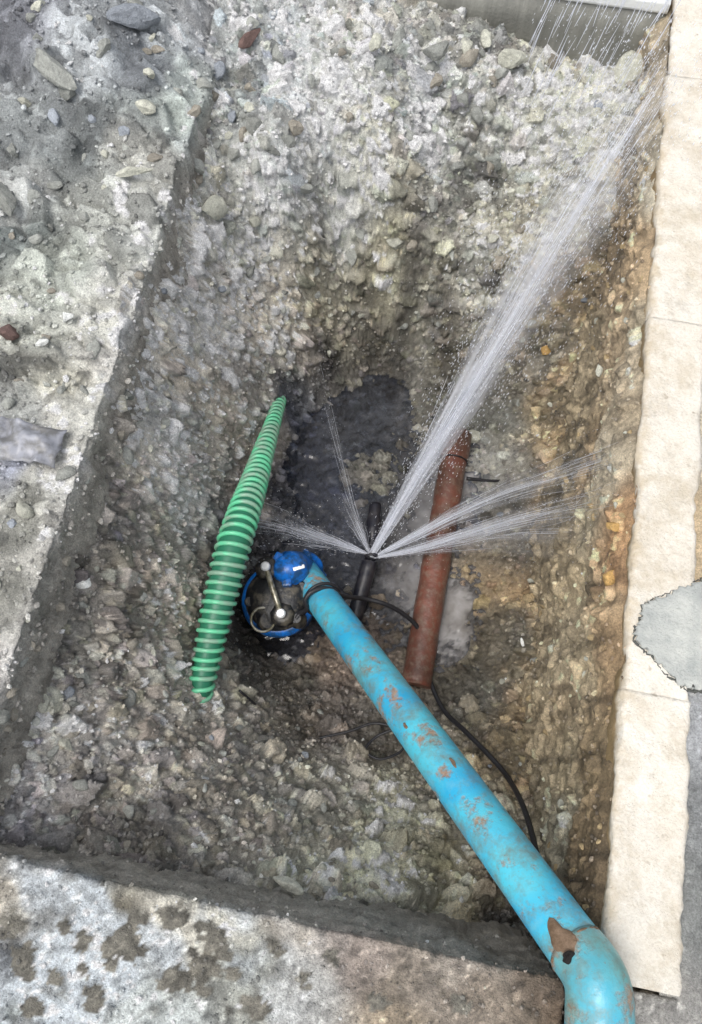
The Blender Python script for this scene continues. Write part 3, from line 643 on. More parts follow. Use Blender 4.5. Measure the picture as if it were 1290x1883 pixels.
PA = at(556, 1052, -.845); PB = at(1092, 1790, .085); PR = .0505
ax = (PB-PA).normalized(); PC = PB+Vector((.015, -.30, .0))
pipe = empty('blue_pipe', PB); tag(pipe, 'long cyan painted iron pipe with rusty patches and an elbow sloping down into the pit', 'pipe')
n = 40; path = [PA.lerp(PB, i/(n-1)) for i in range(n)]
mk('straight_run', tube(path, PR, 40), M_cyan, pipe, PB)
el = spline([PB-ax*.05, PB-ax*.01, PB+ax*.012+Vector((0, -.012, 0)), PB+Vector((.014, -.06, 0)), PB+Vector((.018, -.14, 0)), PC], 26)
mk('elbow', tube(el, [PR*1.035+PR*.08*min(1, i/16) if i < 22 else PR*1.10 for i in range(26)], 40), M_teal, pipe, PB)
def ring(c, axis, R_, r_, seg=40, wob=0):
    X, Y, T = frame(axis); V = []; Fc = []; k = 8
    for i in range(seg):
        a = 2*math.pi*i/seg; w_ = 1+random.gauss(0, wob)
        for j in range(k):
            b_ = 2*math.pi*j/k
            V.append(Vector(c)+(X*math.cos(a)+Y*math.sin(a))*(R_+r_*w_*math.cos(b_))+T*(r_*w_*math.sin(b_)))
    for i in range(seg):
        for j in range(k):
            Fc.append((i*k+j, ((i+1) % seg)*k+j, ((i+1) % seg)*k+(j+1) % k, i*k+(j+1) % k))
    return V, Fc
mk('weld_bead', ring(PB-ax*.045, ax, PR*1.0, .0028, 56, .35), m_rust, pipe, PB)
def patch_on(axis, c0, R_, ang, half_a, half_l, seed, off=.0016, nn=22):
    """irregular crust lying on the pipe wall"""
    X, Y, T = frame(axis); r0 = random.Random(seed); V = [c0+(X*math.cos(ang)+Y*math.sin(ang))*(R_+off*1.2)]; rings = 5
    wob = [r0.uniform(.35, 1.35) for _ in range(nn)]
    for _ in range(2): wob = [(wob[i-1]+wob[i]*2+wob[(i+1) % nn])/4 for i in range(nn)]
    for q in range(1, rings+1):
        f = q/rings
        for i in range(nn):
            a = 2*math.pi*i/nn; da = math.cos(a)*half_a*f*wob[i]; dl = math.sin(a)*half_l*f*wob[i]
            rr = R_+(off*(1.2+.5*r0.random()) if q < rings else -.001)
            V.append(c0+T*dl+(X*math.cos(ang+da)+Y*math.sin(ang+da))*rr)
    Fc = [(0, 1+i, 1+(i+1) % nn) for i in range(nn)]
    for q in range(rings-1):
        Fc += [(1+q*nn+i, 1+(q+1)*nn+i, 1+(q+1)*nn+(i+1) % nn, 1+q*nn+(i+1) % nn) for i in range(nn)]
    return V, Fc
def ang_of(axis, c0, px, py):
    """direction round the pipe that faces that line of sight"""
    X, Y, T = frame(axis); d = ray(px, py).normalized(); e_ = Vector((0, 0, EYE)); best = 0, 9
    for k in range(180):
        a = 2*math.pi*k/180; q = c0+(X*math.cos(a)+Y*math.sin(a))*PR
        if (X*math.cos(a)+Y*math.sin(a)).dot(e_-q) < 0: continue
        dist = (q-e_).cross(d).length
        if dist < best[1]: best = (a, dist)
    return best[0]
def crust(px, py, ha, hl, seed, axis=ax, parent=pipe):
    # nearest axis point to the sight line
    d = ray(px, py).normalized(); e_ = Vector((0, 0, EYE)); best = min(range(200), key=lambda k: (PA.lerp(PB, k/199)-e_).cross(d).length)
    c0 = PA.lerp(PB, best/199); a = ang_of(axis, c0, px, py)
    return mk('rust_patch', patch_on(axis, c0, PR*(1.045 if best > 190 else 1), a, ha, hl, seed), m_rust, parent, PB)
for args in ((1050,1748,.50,.040,1),(764,1352,.10,.013,3),(842,1425,.14,.016,4)):
    crust(*args)
# rotted notch in the inner side of the joint, its inner shade painted as a raised black patch
c0 = PA.lerp(PB, .985); a = ang_of(ax, c0, 1062, 1775)
mk('notch_shade', patch_on(ax, c0, PR*1.06, a, .26, .010, 12, off=.005), m_hole, pipe, PB)

# ---------------------------------------------------------------- pump
m_blue, t, b = mat('blue_enamel'); p = pos(t)
c = mix(t, ramp(t, noise(t, 28, 4, .7, p), [(.42, 0.0), (.60, .85)]), lin((22, 112, 204)), lin((34, 62, 88)))
t.links.new(c, b.inputs['Base Color']); b.inputs['Roughness'].default_value = .3; bump(t, b, noise(t, 120, 3, .6, p), .001)
m_blk, t, b = mat('black_cast_iron'); t.links.new(mix(t, ramp(t, noise(t, 30, 5, .7, pos(t)), [(.48, 0.0), (.64, .8)]), lin((30, 31, 34)), lin((98, 92, 80))), b.inputs['Base Color']); b.inputs['Roughness'].default_value = .35
bump(t, b, noise(t, 90, 4, .7, pos(t)), .002)
m_steel, t, b = mat('muddy_steel'); b.inputs['Metallic'].default_value = .6; b.inputs['Roughness'].default_value = .4
t.links.new(mix(t, ramp(t, noise(t, 60, 3, .6, pos(t)), [(.4, 0.0), (.6, 1.0)]), lin((176, 172, 158)), lin((118, 112, 92))), b.inputs['Base Color'])
m_cap_glint, t, b = mat('bright_steel_and_glint'); b.inputs['Base Color'].default_value = (.9, .9, .9, 1); b.inputs['Metallic'].default_value = .2; b.inputs['Roughness'].default_value = .2  # steel bolt caps, and the painted glint on the flange
PU = at(508, 1100, -.74); Zt = PU.z; tilt = (Vector((0, 0, EYE))-PU).normalized()*.25+Vector((-.05, -.12, 1)); tilt.normalize()
pump = empty('submersible_pump', PU-tilt*.3); O = PU-tilt*.3
tag(pump, 'blue and black submersible pump with steel handle at the lower end of the cyan pipe', 'pump')
X_, Y_, T_ = frame(tilt)
# turn X_ so that it runs to the right in the picture
X_ = (Vector((1, .1, 0))-T_*Vector((1, .1, 0)).dot(T_)).normalized(); Y_ = T_.cross(X_)
def pl(x, y, z): return PU+X_*x+Y_*y+T_*z
mk('casing', lathe(PU, T_, [(-.30, .085), (-.295, .098), (-.10, .10), (-.085, .113), (-.05, .116), (-.035, .110), (-.03, .10)], 48), m_blue, pump, O)
mk('top_cover', lathe(PU, T_, [(-.032, .098), (-.012, .098), (-.006, .088), (.004, .080), (.012, .052), (.016, .03), (.015, .004)], 40), m_blk, pump, O)
for k in range(5):
    a = 2.2+k*1.15
    mk('cover_lug', lathe(pl(math.cos(a)*.082, math.sin(a)*.082, -.03), T_, [(0, .019), (.028, .018), (.032, .014)], 16), m_blk, pump, O)
def px_on(px, py, h):
    """point of the pump at height h over its top seen at that spot"""
    d = ray(px, py); e_ = Vector((0, 0, EYE)); t_ = (PU+T_*h-e_).dot(T_)/d.dot(T_); return e_+d*t_
b1 = px_on(489, 1043, .03); b2 = px_on(517, 1129, .03)
hb = spline([b1-T_*.03, b1+T_*.006, b1.lerp(b2, .2)+T_*.012, b1.lerp(b2, .5)+T_*.016, b1.lerp(b2, .8)+T_*.012, b2+T_*.012, b2-T_*.03], 34)
mk('handle', tube(hb, [.006+.003*math.sin(math.pi*i/33) for i in range(34)], 12), m_steel, pump, O)
for q in (b1, b2):
    ho = mk('handle_boss', lathe(q-T_*.04, T_, [(0, .040), (.022, .038), (.034, .030), (.036, .02)], 9), m_blk, pump, O)
    bo = mk('bolt', lathe(q+T_*.0, T_, [(0, .015), (.020, .015), (.026, .010)], 6 if False else 12), m_cap_glint, ho)
    bo.data.transform(Matrix.Translation(-O))
rc = px_on(484, 1140, .0)
mk('hose_clamp', ring(rc+T_*.01, T_+X_*.3, .036, .0045, 36), m_steel, pump, O)
mk('clamp_plug', lathe(rc-T_*.05, T_+X_*.3, [(0, .032), (.05, .032), (.058, .024)], 20), m_blk, pump, O)
gl = px_on(545, 1138, -.01)
mk('cable_gland', lathe(gl-T_*.04, T_, [(0, .03), (.035, .028), (.045, .016), (.055, .014)], 20), m_blk, pump, O)
# blue outlet: neck bending into the pipe, with flange, lugs
neck = spline([px_on(515, 1062, -.06), px_on(520, 1052, -.02), px_on(532, 1046, .0), PA-ax*.02, PA+ax*.02], 18)
ob = mk('outlet_elbow', tube(neck, [.034, .037, .038, .038, .039, .040, .042, .046]+[.055]*10, 28), m_blue, pump, O)
fl_ = mk('outlet_flange', lathe(PA-ax*.012, ax, [(0, .066), (.003, .070), (.017, .070), (.02, .066)], 36), m_blue, pump, O)
FX, FY, FT = frame(ax)
for k in range(4):
    a = .6+k*math.pi/2; q = PA+ax*.004+(FX*math.cos(a)+FY*math.sin(a))*.067
    b_ = mk('flange_bolt', lathe(q-ax*.018, ax, [(0, .010), (.036, .010), (.04, .007)], 6), m_blue, fl_, (0, 0, 0), smooth=False)
    b_.data.transform(Matrix.Translation(-O))
for (x, y, h, s_) in ((522, 1036, .02, (.035, .03, .03)), (527, 1072, .015, (.03, .026, .03)), (512, 1028, .0, (.03, .035, .03))):
    v, f = box(px_on(x, y, h), s_, Matrix.Rotation(random.uniform(-.5, .5), 3, 'Z'))
    mk('outlet_lug', (v, f), m_blue, pump, O, smooth=False, bevel=.006)
v, f = box(px_on(549, 1044, .035), (.036, .012, .006), Matrix.Rotation(.5, 3, 'Z')); mk('painted_glint', (v, f), m_cap_glint, pump, O, bevel=.002)  # bright plate added to paint a glint on the blue flange

# ---------------------------------------------------------------- power cable
def cable(name, label, pts_, r, n=160, mat_=None):
    P_ = spline(pts_, n); V, Fc = tube(P_, r, 8); o = mk(name, (V, Fc), mat_ or m_dark, None, P_[0]); o.location = P_[0]
    tag(o, label, 'cable'); return o
# loops round the pipe: points on the pipe's surface at the wrap
wc = min((PA.lerp(PB, k/200) for k in range(200)), key=lambda q: (q-Vector((0, 0, EYE))).cross(ray(592, 1110).normalized()).length)
wrap = []
axw = (ax+FX*.0).normalized()
for k in range(0, 15):
    a = math.radians(-150+k*24)
    q = wc+(FX*math.cos(a)+FY*math.sin(a))*(PR+.006)+ax*(.012*(k-7)/7); wrap.append(q)
# start the wrap at the left of the pipe, over its top to the right
wrap.sort(key=lambda q: 0)
top = [q for q in wrap]
left = at(552, 1113, -.80); right = at(640, 1102, -.78)
over = []
for f in (.0, .2, .4, .6, .8, 1.0):
    q = left.lerp(right, f); foot = PA+ax*(q-PA).dot(ax); d = (q-foot)
    side = (right-left).normalized(); updir = (Vector((0, 0, EYE))-wc).normalized()
    a = math.pi*(1-f); over.append(wc+ax*(.002*(f-.5))+((side-ax*side.dot(ax)).normalized()*math.cos(a)+(updir-ax*updir.dot(ax)).normalized()*math.sin(a))*(PR+.006))
cab_pts = [gl+T_*.01, at(552, 1128, -.74)]+over+[at(668, 1101, -.80), at(705, 1110, -.82), at(740, 1128, -.86), at(768, 1155, -.90), at(780, 1195, -.93),
          at(790, 1250, -.93), at(815, 1305, -.88), at(855, 1345, -.80), at(895, 1385, -.74), at(930, 1425, -.68), at(956, 1470, -.54), at(974, 1520, -.45), at(986, 1570, -.36), at(997, 1625, -.27),
          at(1003, 1690, -.19), at(1018, 1760, -.12), at(1036, 1800, -.03), at(1043, 1850, -.02), at(1046, 1900, .01), at(1047, 1990, .012)]
cable('power_cable', 'black power cable looped over the cyan pipe and trailing up behind it', cab_pts, .0075, 260)
# second turn hugging the pipe
ring2 = mk('cable_tie', ring(wc-ax*.018, ax+FX*.06, PR+.005, .0055, 40), m_dark, None, wc); ring2.location = wc
tag(ring2, 'black band strapped tight round the cyan pipe near the pump', 'strap')
# loose thin wire in the mud below the pipe
wire = cable('thin_wire', 'thin dark wire curling in the mud below the clay pipe', [at(440, 1270, -.66), at(490, 1315, -.78), at(535, 1362, -.80), at(580, 1358, -.80), at(640, 1345, -.80), at(690, 1330, -.80), at(735, 1345, -.79), at(740, 1378, -.77), at(700, 1396, -.76), at(672, 1380, -.77), at(690, 1356, -.78), at(725, 1340, -.77)], .0038, 120)

# ---------------------------------------------------------------- green suction hose
m_g1, t, b = mat('dark_green_hose'); b.inputs['Base Color'].default_value = (*lin((40, 112, 86)), 1); b.inputs['Roughness'].default_value = .45
bump(t, b, noise(t, 80, 3, .6, pos(t)), .001)
m_g2, t, b = mat('green_hose_rib'); p = pos(t)
c = mix(t, ramp(t, noise(t, 18, 4, .6, p), [(.40, 0.0), (.62, .8)]), lin((104, 202, 156)), lin((142, 160, 146)))
t.links.new(c, b.inputs['Base Color']); b.inputs['Roughness'].default_value = .35
HP = [(362, 1325, -.70, .026), (367, 1280, -.57, .031), (379, 1215, -.53, .037), (395, 1140, -.50, .043), (412, 1070, -.48, .048), (430, 1000, -.47, .049), (449, 940, -.50, .046), (466, 890, -.56, .040), (483, 835, -.64, .032), (499, 785, -.72, .025), (514, 735, -.84, .021), (524, 695, -1.0, .020), (529, 680, -1.1, .020)]
hp = spline([at(x, y, z) for x, y, z, r in HP], 150); hr = [np.interp(i/149*(len(HP)-1), range(len(HP)), [h[3] for h in HP]) for i in range(150)]
hose = empty('green_hose', hp[0]); tag(hose, 'green ribbed suction hose arching from the rubble into the flooded hole', 'hose')
mk('hose_wall', tube(hp, [r*.87 for r in hr], 28), m_g1, hose, hp[0])
# spiral rib
L = [0]
for i in range(149): L.append(L[-1]+(hp[i+1]-hp[i]).length)
pitch = .0255; turns = L[-1]/pitch; sp = []; Nn = int(turns*26)
upv = Vector((1, 0, 0))
for k in range(Nn):
    s_ = L[-1]*k/Nn; i = min(np.searchsorted(L, s_), 148); i = max(i, 1); f = (s_-L[i-1])/(L[i]-L[i-1]); c0 = hp[i-1].lerp(hp[i], f)
    T = (hp[i]-hp[i-1]).normalized(); Xh = (upv-T*upv.dot(T)).normalized(); Yh = T.cross(Xh); a = 2*math.pi*s_/pitch
    sp.append(c0+(Xh*math.cos(a)+Yh*math.sin(a))*hr[i]*.92)
mk('spiral_rib', tube(sp, [.0066*(.45+.55*min(1, max(0, (1-k/len(sp))*2.4))) for k in range(len(sp))], 7), m_g2, hose, hp[0])
mk('end_cuff', lathe(hp[4]-(hp[5]-hp[4]).normalized()*.02, hp[5]-hp[4], [(0, hr[4]*.9), (.003, hr[4]*1.02), (.016, hr[4]*1.02), (.019, hr[4]*.9)], 28), m_g2, hose, hp[0])

# ---------------------------------------------------------------- clay pipe and black pipe in the pit bottom
m_clay, t, b = mat('red_brown_clay'); p = pos(t)
c = mix(t, ramp(t, noise(t, 11, 5, .65, p), [(.38, 0.0), (.62, 1.0)]), lin((122, 72, 58)), lin((92, 68, 58)))
c = mix(t, ramp(t, noise(t, 50, 4, .7, p), [(.48, 0.0), (.62, .75)]), c, lin((124, 104, 90)))
t.links.new(c, b.inputs['Base Color']); b.inputs['Roughness'].default_value = .35; bump(t, b, noise(t, 45, 5, .7, p), .004)
CA = at(838, 820, -.94); CB = at(764, 1262, -.928); cax = (CB-CA).normalized()
clay = empty('clay_pipe', CA.lerp(CB, .5)); Oc = clay.location.copy(); tag(clay, 'red brown clay drain pipe lying half sunk in silty water', 'pipe')
mk('pipe_barrel', tube([CA.lerp(CB, k/30)+Vector((0, 0, -.006*math.sin(k/30*3.14))) for k in range(31)], [.0475+.0012*math.sin(k*1.3) for k in range(31)], 36), m_clay, clay, Oc)
mk('socket', lathe(CA-cax*.05, cax, [(0, .047), (.004, .0505), (.105, .0505), (.112, .049), (.116, .046)], 36), m_clay, clay, Oc)
jb = at(845, 880, -.89)
mk('joint_band', ring(CA+cax*.062, cax, .0490, .0030, 40, .2), m_dark, clay, Oc)
stub = spline([at(858, 880, -.90), at(885, 883, -.91), at(912, 884, -.92), at(935, 882, -.95)], 14)
so_ = mk('root', tube(stub, [.007-.0003*i for i in range(14)], 8), m_dark, None, stub[0]); so_.location = stub[0]; tag(so_, 'short black root sticking out of the mud beside the clay pipe joint', 'root')

LK = at(682, 1022, -.895)
m_bp, t, b = mat('black_plastic_pipe'); p = pos(t)
c = mix(t, ramp(t, noise(t, 26, 4, .6, p), [(.45, 0.0), (.65, 1.0)]), lin((34, 34, 42)), lin((62, 60, 62)))
t.links.new(c, b.inputs['Base Color']); b.inputs['Roughness'].default_value = .3; bump(t, b, noise(t, 70, 3, .6, p), .001)
B0 = at(640, 1180, -.93); B1 = at(664, 1045, -.90); B2 = at(688, 945, -.915)
bp = empty('burst_pipe', B1); tag(bp, 'black plastic water pipe that has burst, between the pump and the clay pipe', 'pipe')
mk('near_length', tube([B0.lerp(LK, k/14) for k in range(14)], .026, 24), m_bp, bp, B1)
bx = (B2-LK).normalized()
mk('far_length', tube([LK+bx*.014+bx*k*.012 for k in range(16)], [.010, .011, .012, .014, .017, .021, .0245, .026, .026, .026, .025, .023, .0215, .0215, .0215, .0215], 24), m_bp, bp, B1)
mk('torn_collar', ring(LK-bx*.004, bx, .0205, .004, 28, .35), m_bp, bp, B1)

# ---------------------------------------------------------------- stones and bricks
def rock_mesh(name, seed, flat=.7):
    r0 = np.random.default_rng(seed)
    bm = bmesh.new(); bmesh.ops.create_icosphere(bm, subdivisions=3, radius=1)
    V = np.array([v.co[:] for v in bm.verts])
    k = 9; D = r0.normal(size=(k, 3)); D /= np.linalg.norm(D, axis=1)[:, None]; off = r0.uniform(.42, .78, k)
    m = (V@D.T)/off; s_ = 1/np.maximum(1, np.max(m, 1)); V = V*s_[:, None]
    V += r0.normal(0, .010, V.shape); V *= np.array([1, r0.uniform(.62, .95), flat*r0.uniform(.8, 1.1)])
    for v, c in zip(bm.verts, V): v.co = c
    me = bpy.data.meshes.new(name); bm.to_mesh(me); bm.free()
    me.polygons.foreach_set('use_smooth', [False]*len(me.polygons)); return me
rocks = [[None]*4 for _ in range(9)]
for i in range(9):
    for j in range(4):
        me = rock_mesh('stone', 50+i); me.materials.append(M_st[j]); rocks[i][j] = me
bpy.context.view_layer.update()
dg = bpy.context.evaluated_depsgraph_get()
def seen(px, py, objs):
    e_ = Vector((0, 0, EYE)); d = ray(px, py).normalized(); best = None
    for o in objs:
        mw = o.matrix_world.inverted() if False else None
        ok, loc, nrm, _ = o.ray_cast(e_-o.location, d, depsgraph=dg)
        if ok and (best is None or (loc+o.location-e_).length < (best[0]-e_).length): best = (loc+o.location, nrm, o)
    return best
soil = [ground, pv, earth_bank, sb]
proto = {}
def stone(px, py, size_px, kind=None, me=None, name='stone', parent=True, rot=None, sink=.02):
    h = seen(px, py, soil)
    if h is None: return None
    loc, nrm, base_o = h; dist = (loc-Vector((0, 0, EYE))).length; r_ = size_px/2/F*dist
    i = random.randrange(9); j = kind if kind is not None else random.choices((0, 1, 2, 3), (4, 2.6, 2, .8))[0]
    o = bpy.data.objects.new(name, me or rocks[i][j]); COL.objects.link(o)
    o.location = loc+nrm*(r_*sink); up = (nrm+Vector((0, 0, .6))).normalized()
    q = up.to_track_quat('Z', 'Y'); o.rotation_mode = 'QUATERNION'
    from mathutils import Quaternion
    o.rotation_quaternion = q @ Quaternion((0, 0, 1), rot if rot is not None else random.uniform(0, 6.28)) @ Quaternion((1, 0, 0), random.gauss(0, .2))
    o.scale = (r_,)*3
    if parent: o.parent = base_o
    return o
OCH = []
for i in range(3):
    me = rock_mesh('stone', 90+i); me.materials.append(stone_material('bank_stone', lin((178, 158, 122)), .4)); OCH.append(me)
cnt = 0; tries = 0; ROI = random.Random(5)
while cnt < 300 and tries < 4000:
    tries += 1; px = ROI.uniform(-10, 1225); py = ROI.uniform(5, 1700)
    b_ = base_tone_reject = None
    h = seen(px, py, soil)
    if h is None or h[2] is sb: continue
    z = h[0].z
    if z < -.86 and ROI.random() < .8: continue
    big = (py < 500) or px < 250
    s_ = ROI.uniform(13, 24) if not big else ROI.uniform(15, 40)**1.0
    if z < -.7: s_ *= .8
    kind = None
    if h[2] is earth_bank: kind = ROI.choice((2, 2, 1, 4)); s_ = ROI.uniform(10, 18)
    if kind in (2, 4): o = stone(px, py, s_, me=OCH[ROI.randrange(3)])
    else: o = stone(px, py, s_, kind=kind)
    if o is None: continue
    cnt += 1
def special(px, py, w_, col_mat, name, label, cat, seed, sc=(1, 1, 1), rot=0, sink=.45, dark=None):
    me = rock_mesh(name, seed, .75); me.materials.append(col_mat); me.transform(Matrix.Diagonal((*sc, 1)))
    o = stone(px, py, w_, me=me, name=name, parent=False, rot=rot, sink=sink); tag(o, label, cat); return o
special(942, 116, 62, M_st[1], 'rock', 'tall pale angular rock standing below the dark far wall', 'rock', 301, (.62, 1.1, .8), 2.0)
special(1164, 135, 66, M_st[1], 'rock', 'cream blocky rock in the far right corner next to the kerb', 'rock', 302, (.75, 1.0, .9), .2)
special(893, 82, 40, M_st[1], 'rock', 'small pale rock tucked against the dark shadow at the far wall', 'rock', 303, (1, .8, .8), .4)
special(797, 88, 54, M_st[0], 'rock', 'rounded light grey rock between two dark hollows at the far end', 'rock', 304, (1, .8, .8), .2)
special(728, 68, 44, M_st[0], 'rock', 'small grey rock left of the rounded far rock', 'rock', 305, (1, .7, .8), .7)
special(376, 375, 72, M_st[1], 'rock', 'large pale rock just right of the cut pavement edge', 'rock', 306, (1, .8, .6), -.5)
special(25, 372, 90, M_st[0], 'rock', 'long grey rock lying at the left border on the pavement', 'rock', 307, (1, .55, .6), -.5)
special(124, 588, 30, M_white, 'pebble', 'round white pebble on the left pavement', 'pebble', 308, (1, .9, .8), 0, .5)
special(76, 628, 32, M_white, 'pebble', 'flatter white pebble down left of the round one', 'pebble', 309, (1, .6, .6), .3, .5)
special(155, 1076, 36, M_white, 'stone', 'white stone at the foot of the left cut face', 'stone', 310, (1, .8, .8), 0, .5)
special(522, 1642, 62, M_st[1], 'rock', 'cream flat rock lying by the edge of the front slab', 'rock', 311, (1, .6, .5), -.2)
special(1126, 1066, 62, M_ochre, 'rock', 'orange ochre rock bedded in the bank under the kerb', 'rock', 312, (.8, 1, .7), .2, .1)
special(1130, 968, 40, M_ochre, 'rock', 'smaller orange rock in the bank above the ochre one', 'rock', 313, (.8, 1, .7), .9, .1)
special(960, 1183, 22, M_white, 'pebble', 'tiny white pebble in the mud right of the clay pipe', 'pebble', 314, (1, .5, .6), .1, .6)
special(875, 795, 44, M_st[1], 'stone', 'rounded pale stone above the end of the clay pipe', 'stone', 315, (1, .85, .8), .1)
special(458, 80, 52, M_brick, 'brick_fragment', 'broken dark red brick at the far end of the left cut', 'brick', 316, (1, .55, .6), .4)
special(6, 620, 60, M_brick, 'brick_fragment', 'dull red brick piece at the left border', 'brick', 317, (.6, 1, .6), .1)
special(250, 310, 66, M_st[1], 'stone', 'thin pale stone lying across the spoil on the pavement', 'stone', 318, (1, .32, .4), .1, .5)
special(232, 30, 90, M_st[3], 'rock', 'broad bluish rock on the spoil heap at the upper left', 'rock', 319, (1, .6, .6), -.6)
special(105, 120, 90, M_st[0], 'rock', 'grey rock on the dark part of the spoil heap', 'rock', 320, (1, .6, .6), -.6)
special(1000, 640, 26, M_ochre, 'pebble', 'pinkish orange pebble beside the main water jet', 'pebble', 321, (1, .8, .8), .1)
special(1105, 680, 34, M_st[1], 'stone', 'pale stone halfway up the ochre bank', 'stone', 322, (1, .9, .8), .1, .2)

# fine gravel: thousands of small bits joined
def gravel(name, parent, npts, region, rlo, rhi, seed):
    r0 = np.random.default_rng(seed); bm = bmesh.new(); bmesh.ops.create_icosphere(bm, subdivisions=1, radius=1)
    bv = np.array([v.co[:] for v in bm.verts]); bf = np.array([[v.index for v in f.verts] for f in bm.faces]); bm.free()
    Vs = []; Fs = []; Ts = []; n = 0
    pm = parent.data; nv = len(pm.vertices); co_ = np.zeros(nv*3, np.float32); pm.vertices.foreach_get('co', co_); co_ = co_.reshape(-1, 3)
    no_ = np.zeros(nv*3, np.float32); pm.vertex_normals.foreach_get('vector', no_); no_ = no_.reshape(-1, 3)
    tc = np.zeros(nv*4, np.float32); pm.attributes['tone'].data.foreach_get('color', tc); tc = tc.reshape(-1, 4)
    sel = np.where((co_[:, 0] > region[0]) & (co_[:, 0] < region[1]) & (co_[:, 1] > region[2]) & (co_[:, 1] < region[3]) & (co_[:, 2] > region[4]))[0]
    ids = r0.choice(sel, npts)
    for i in ids:
        r_ = rlo*(rhi/rlo)**(r0.random()**2)
        a = r0.random()*6.28; c, s_ = math.cos(a), math.sin(a)
        v = bv*(1+r0.normal(0, .16, (12, 1)))*np.array([1, .75, .6])*r_
        v = np.stack([v[:, 0]*c-v[:, 1]*s_, v[:, 0]*s_+v[:, 1]*c, v[:, 2]], 1)+co_[i]+no_[i]*r_*.25
        Vs.append(v); Fs.append(bf+n); n += 12
        g = np.clip(r0.lognormal(.18, .32), .6, 2.2); t4 = tc[i].copy(); t4[:3] = np.clip((t4[:3]*.75+.06)*g, 0, .75); Ts.append(np.repeat(t4[None], 12, 0))
    me = mesh_np(name, np.concatenate(Vs), np.concatenate(Fs), smooth=False)
    me.color_attributes.new('tone', 'FLOAT_COLOR', 'POINT').data.foreach_set('color', np.concatenate(Ts).astype(np.float32).ravel())
    o = link(name, me, M_earth, parent); tag(o, kind='stuff'); return o
gravel('gravel', ground, 9000, (-.73, .48, -.2, 2.28, -.9), .003, .0085, 41)
gravel('gravel', sb, 1500, (-.75, .44, -.6, -.17, -.3), .0022, .006, 44)
gravel('gravel', pv, 4500, (-1.3, -.66, -.15, 2.4, -.2), .003, .010, 42)
gravel('gravel', earth_bank, 1500, (0, 1, -.15, 2.2, -.8), .003, .008, 43)

# crumpled grey-blue plastic sheet at the left border
V = []; Fc = []; c0 = at(42, 812, .03); nx_ = 26; ny_ = 14; r0 = np.random.default_rng(5)
hx = np.linspace(-.085, .085, nx_); hy = np.linspace(-.045, .05, ny_)
HX, HY = np.meshgrid(hx, hy); HZ = fbm(HX, HY, 30, 3, 4, .6)*.05+.012-.00*HX; edge = 1+fbm(HX, HY, 14, 5, 2)*.5
for j in range(ny_):
    for i in range(nx_): V.append(c0+Vector((HX[j, i]*edge[j, i], HY[j, i]*edge[j, i], HZ[j, i]-.02*(abs(HX[j, i])/.085)**3)))
Fc = [(j*nx_+i, j*nx_+i+1, (j+1)*nx_+i+1, (j+1)*nx_+i) for j in range(ny_-1) for i in range(nx_-1)]
m_pl, t, b = mat('dirty_plastic'); b.inputs['Roughness'].default_value = .4
t.links.new(mix(t, ramp(t, noise(t, 30, 4, .6, pos(t)), [(.4, 0.0), (.6, 1.0)]), lin((150, 152, 160)), lin((112, 112, 112))), b.inputs['Base Color'])
o = mk('plastic_scrap', (V, Fc), m_pl, None, c0); o.location = c0; sm = o.modifiers.new('thickness', 'SOLIDIFY'); sm.thickness = .0012
tag(o, 'crumpled grey blue plastic scrap on the mud at the left border', 'plastic sheet')

# ---------------------------------------------------------------- spraying water
def water_material(name, alpha, col_):
    m, t, b = mat(name); b.inputs['Base Color'].default_value = (*col_, 1); b.inputs['Roughness'].default_value = .25
    b.inputs['IOR'].default_value = 1.33
    tr = N(t, 'ShaderNodeBsdfTransparent'); tl = N(t, 'ShaderNodeBsdfTranslucent'); tl.inputs[0].default_value = (*col_, 1)
    m1 = N(t, 'ShaderNodeMixShader'); m1.inputs[0].default_value = .45; t.links.new(b.outputs[0], m1.inputs[1]); t.links.new(tl.outputs[0], m1.inputs[2])
    m2 = m1 if alpha == 1 else N(t, 'ShaderNodeMixShader')
    if alpha == 1: t.links.new(m1.outputs[0], t.nodes['Material Output'].inputs['Surface']); return m
    m2.inputs[0].default_value = alpha; t.links.new(tr.outputs[0], m2.inputs[1]); t.links.new(m1.outputs[0], m2.inputs[2])
    t.links.new(m2.outputs[0], t.nodes['Material Output'].inputs['Surface']); return m
M_jet = water_material('foaming_water', 1, (.93, .95, 1.0))
M_thin = water_material('thin_water', 1, (.90, .92, .98))
M_film, t, b = mat('water_film'); b.inputs['Base Color'].default_value = (.90, .92, .97, 1); b.inputs['Roughness'].default_value = .3
tr = N(t, 'ShaderNodeBsdfTransparent'); tl = N(t, 'ShaderNodeBsdfTranslucent'); tl.inputs[0].default_value = (.9, .92, .98, 1)
m1 = N(t, 'ShaderNodeMixShader'); m1.inputs[0].default_value = .5; t.links.new(b.outputs[0], m1.inputs[1]); t.links.new(tl.outputs[0], m1.inputs[2])
m2 = N(t, 'ShaderNodeMixShader'); t.links.new(N(t, 'ShaderNodeAttribute', attribute_name='cover').outputs['Fac'], m2.inputs[0])
t.links.new(tr.outputs[0], m2.inputs[1]); t.links.new(m1.outputs[0], m2.inputs[2]); t.links.new(m2.outputs[0], t.nodes['Material Output'].inputs['Surface'])
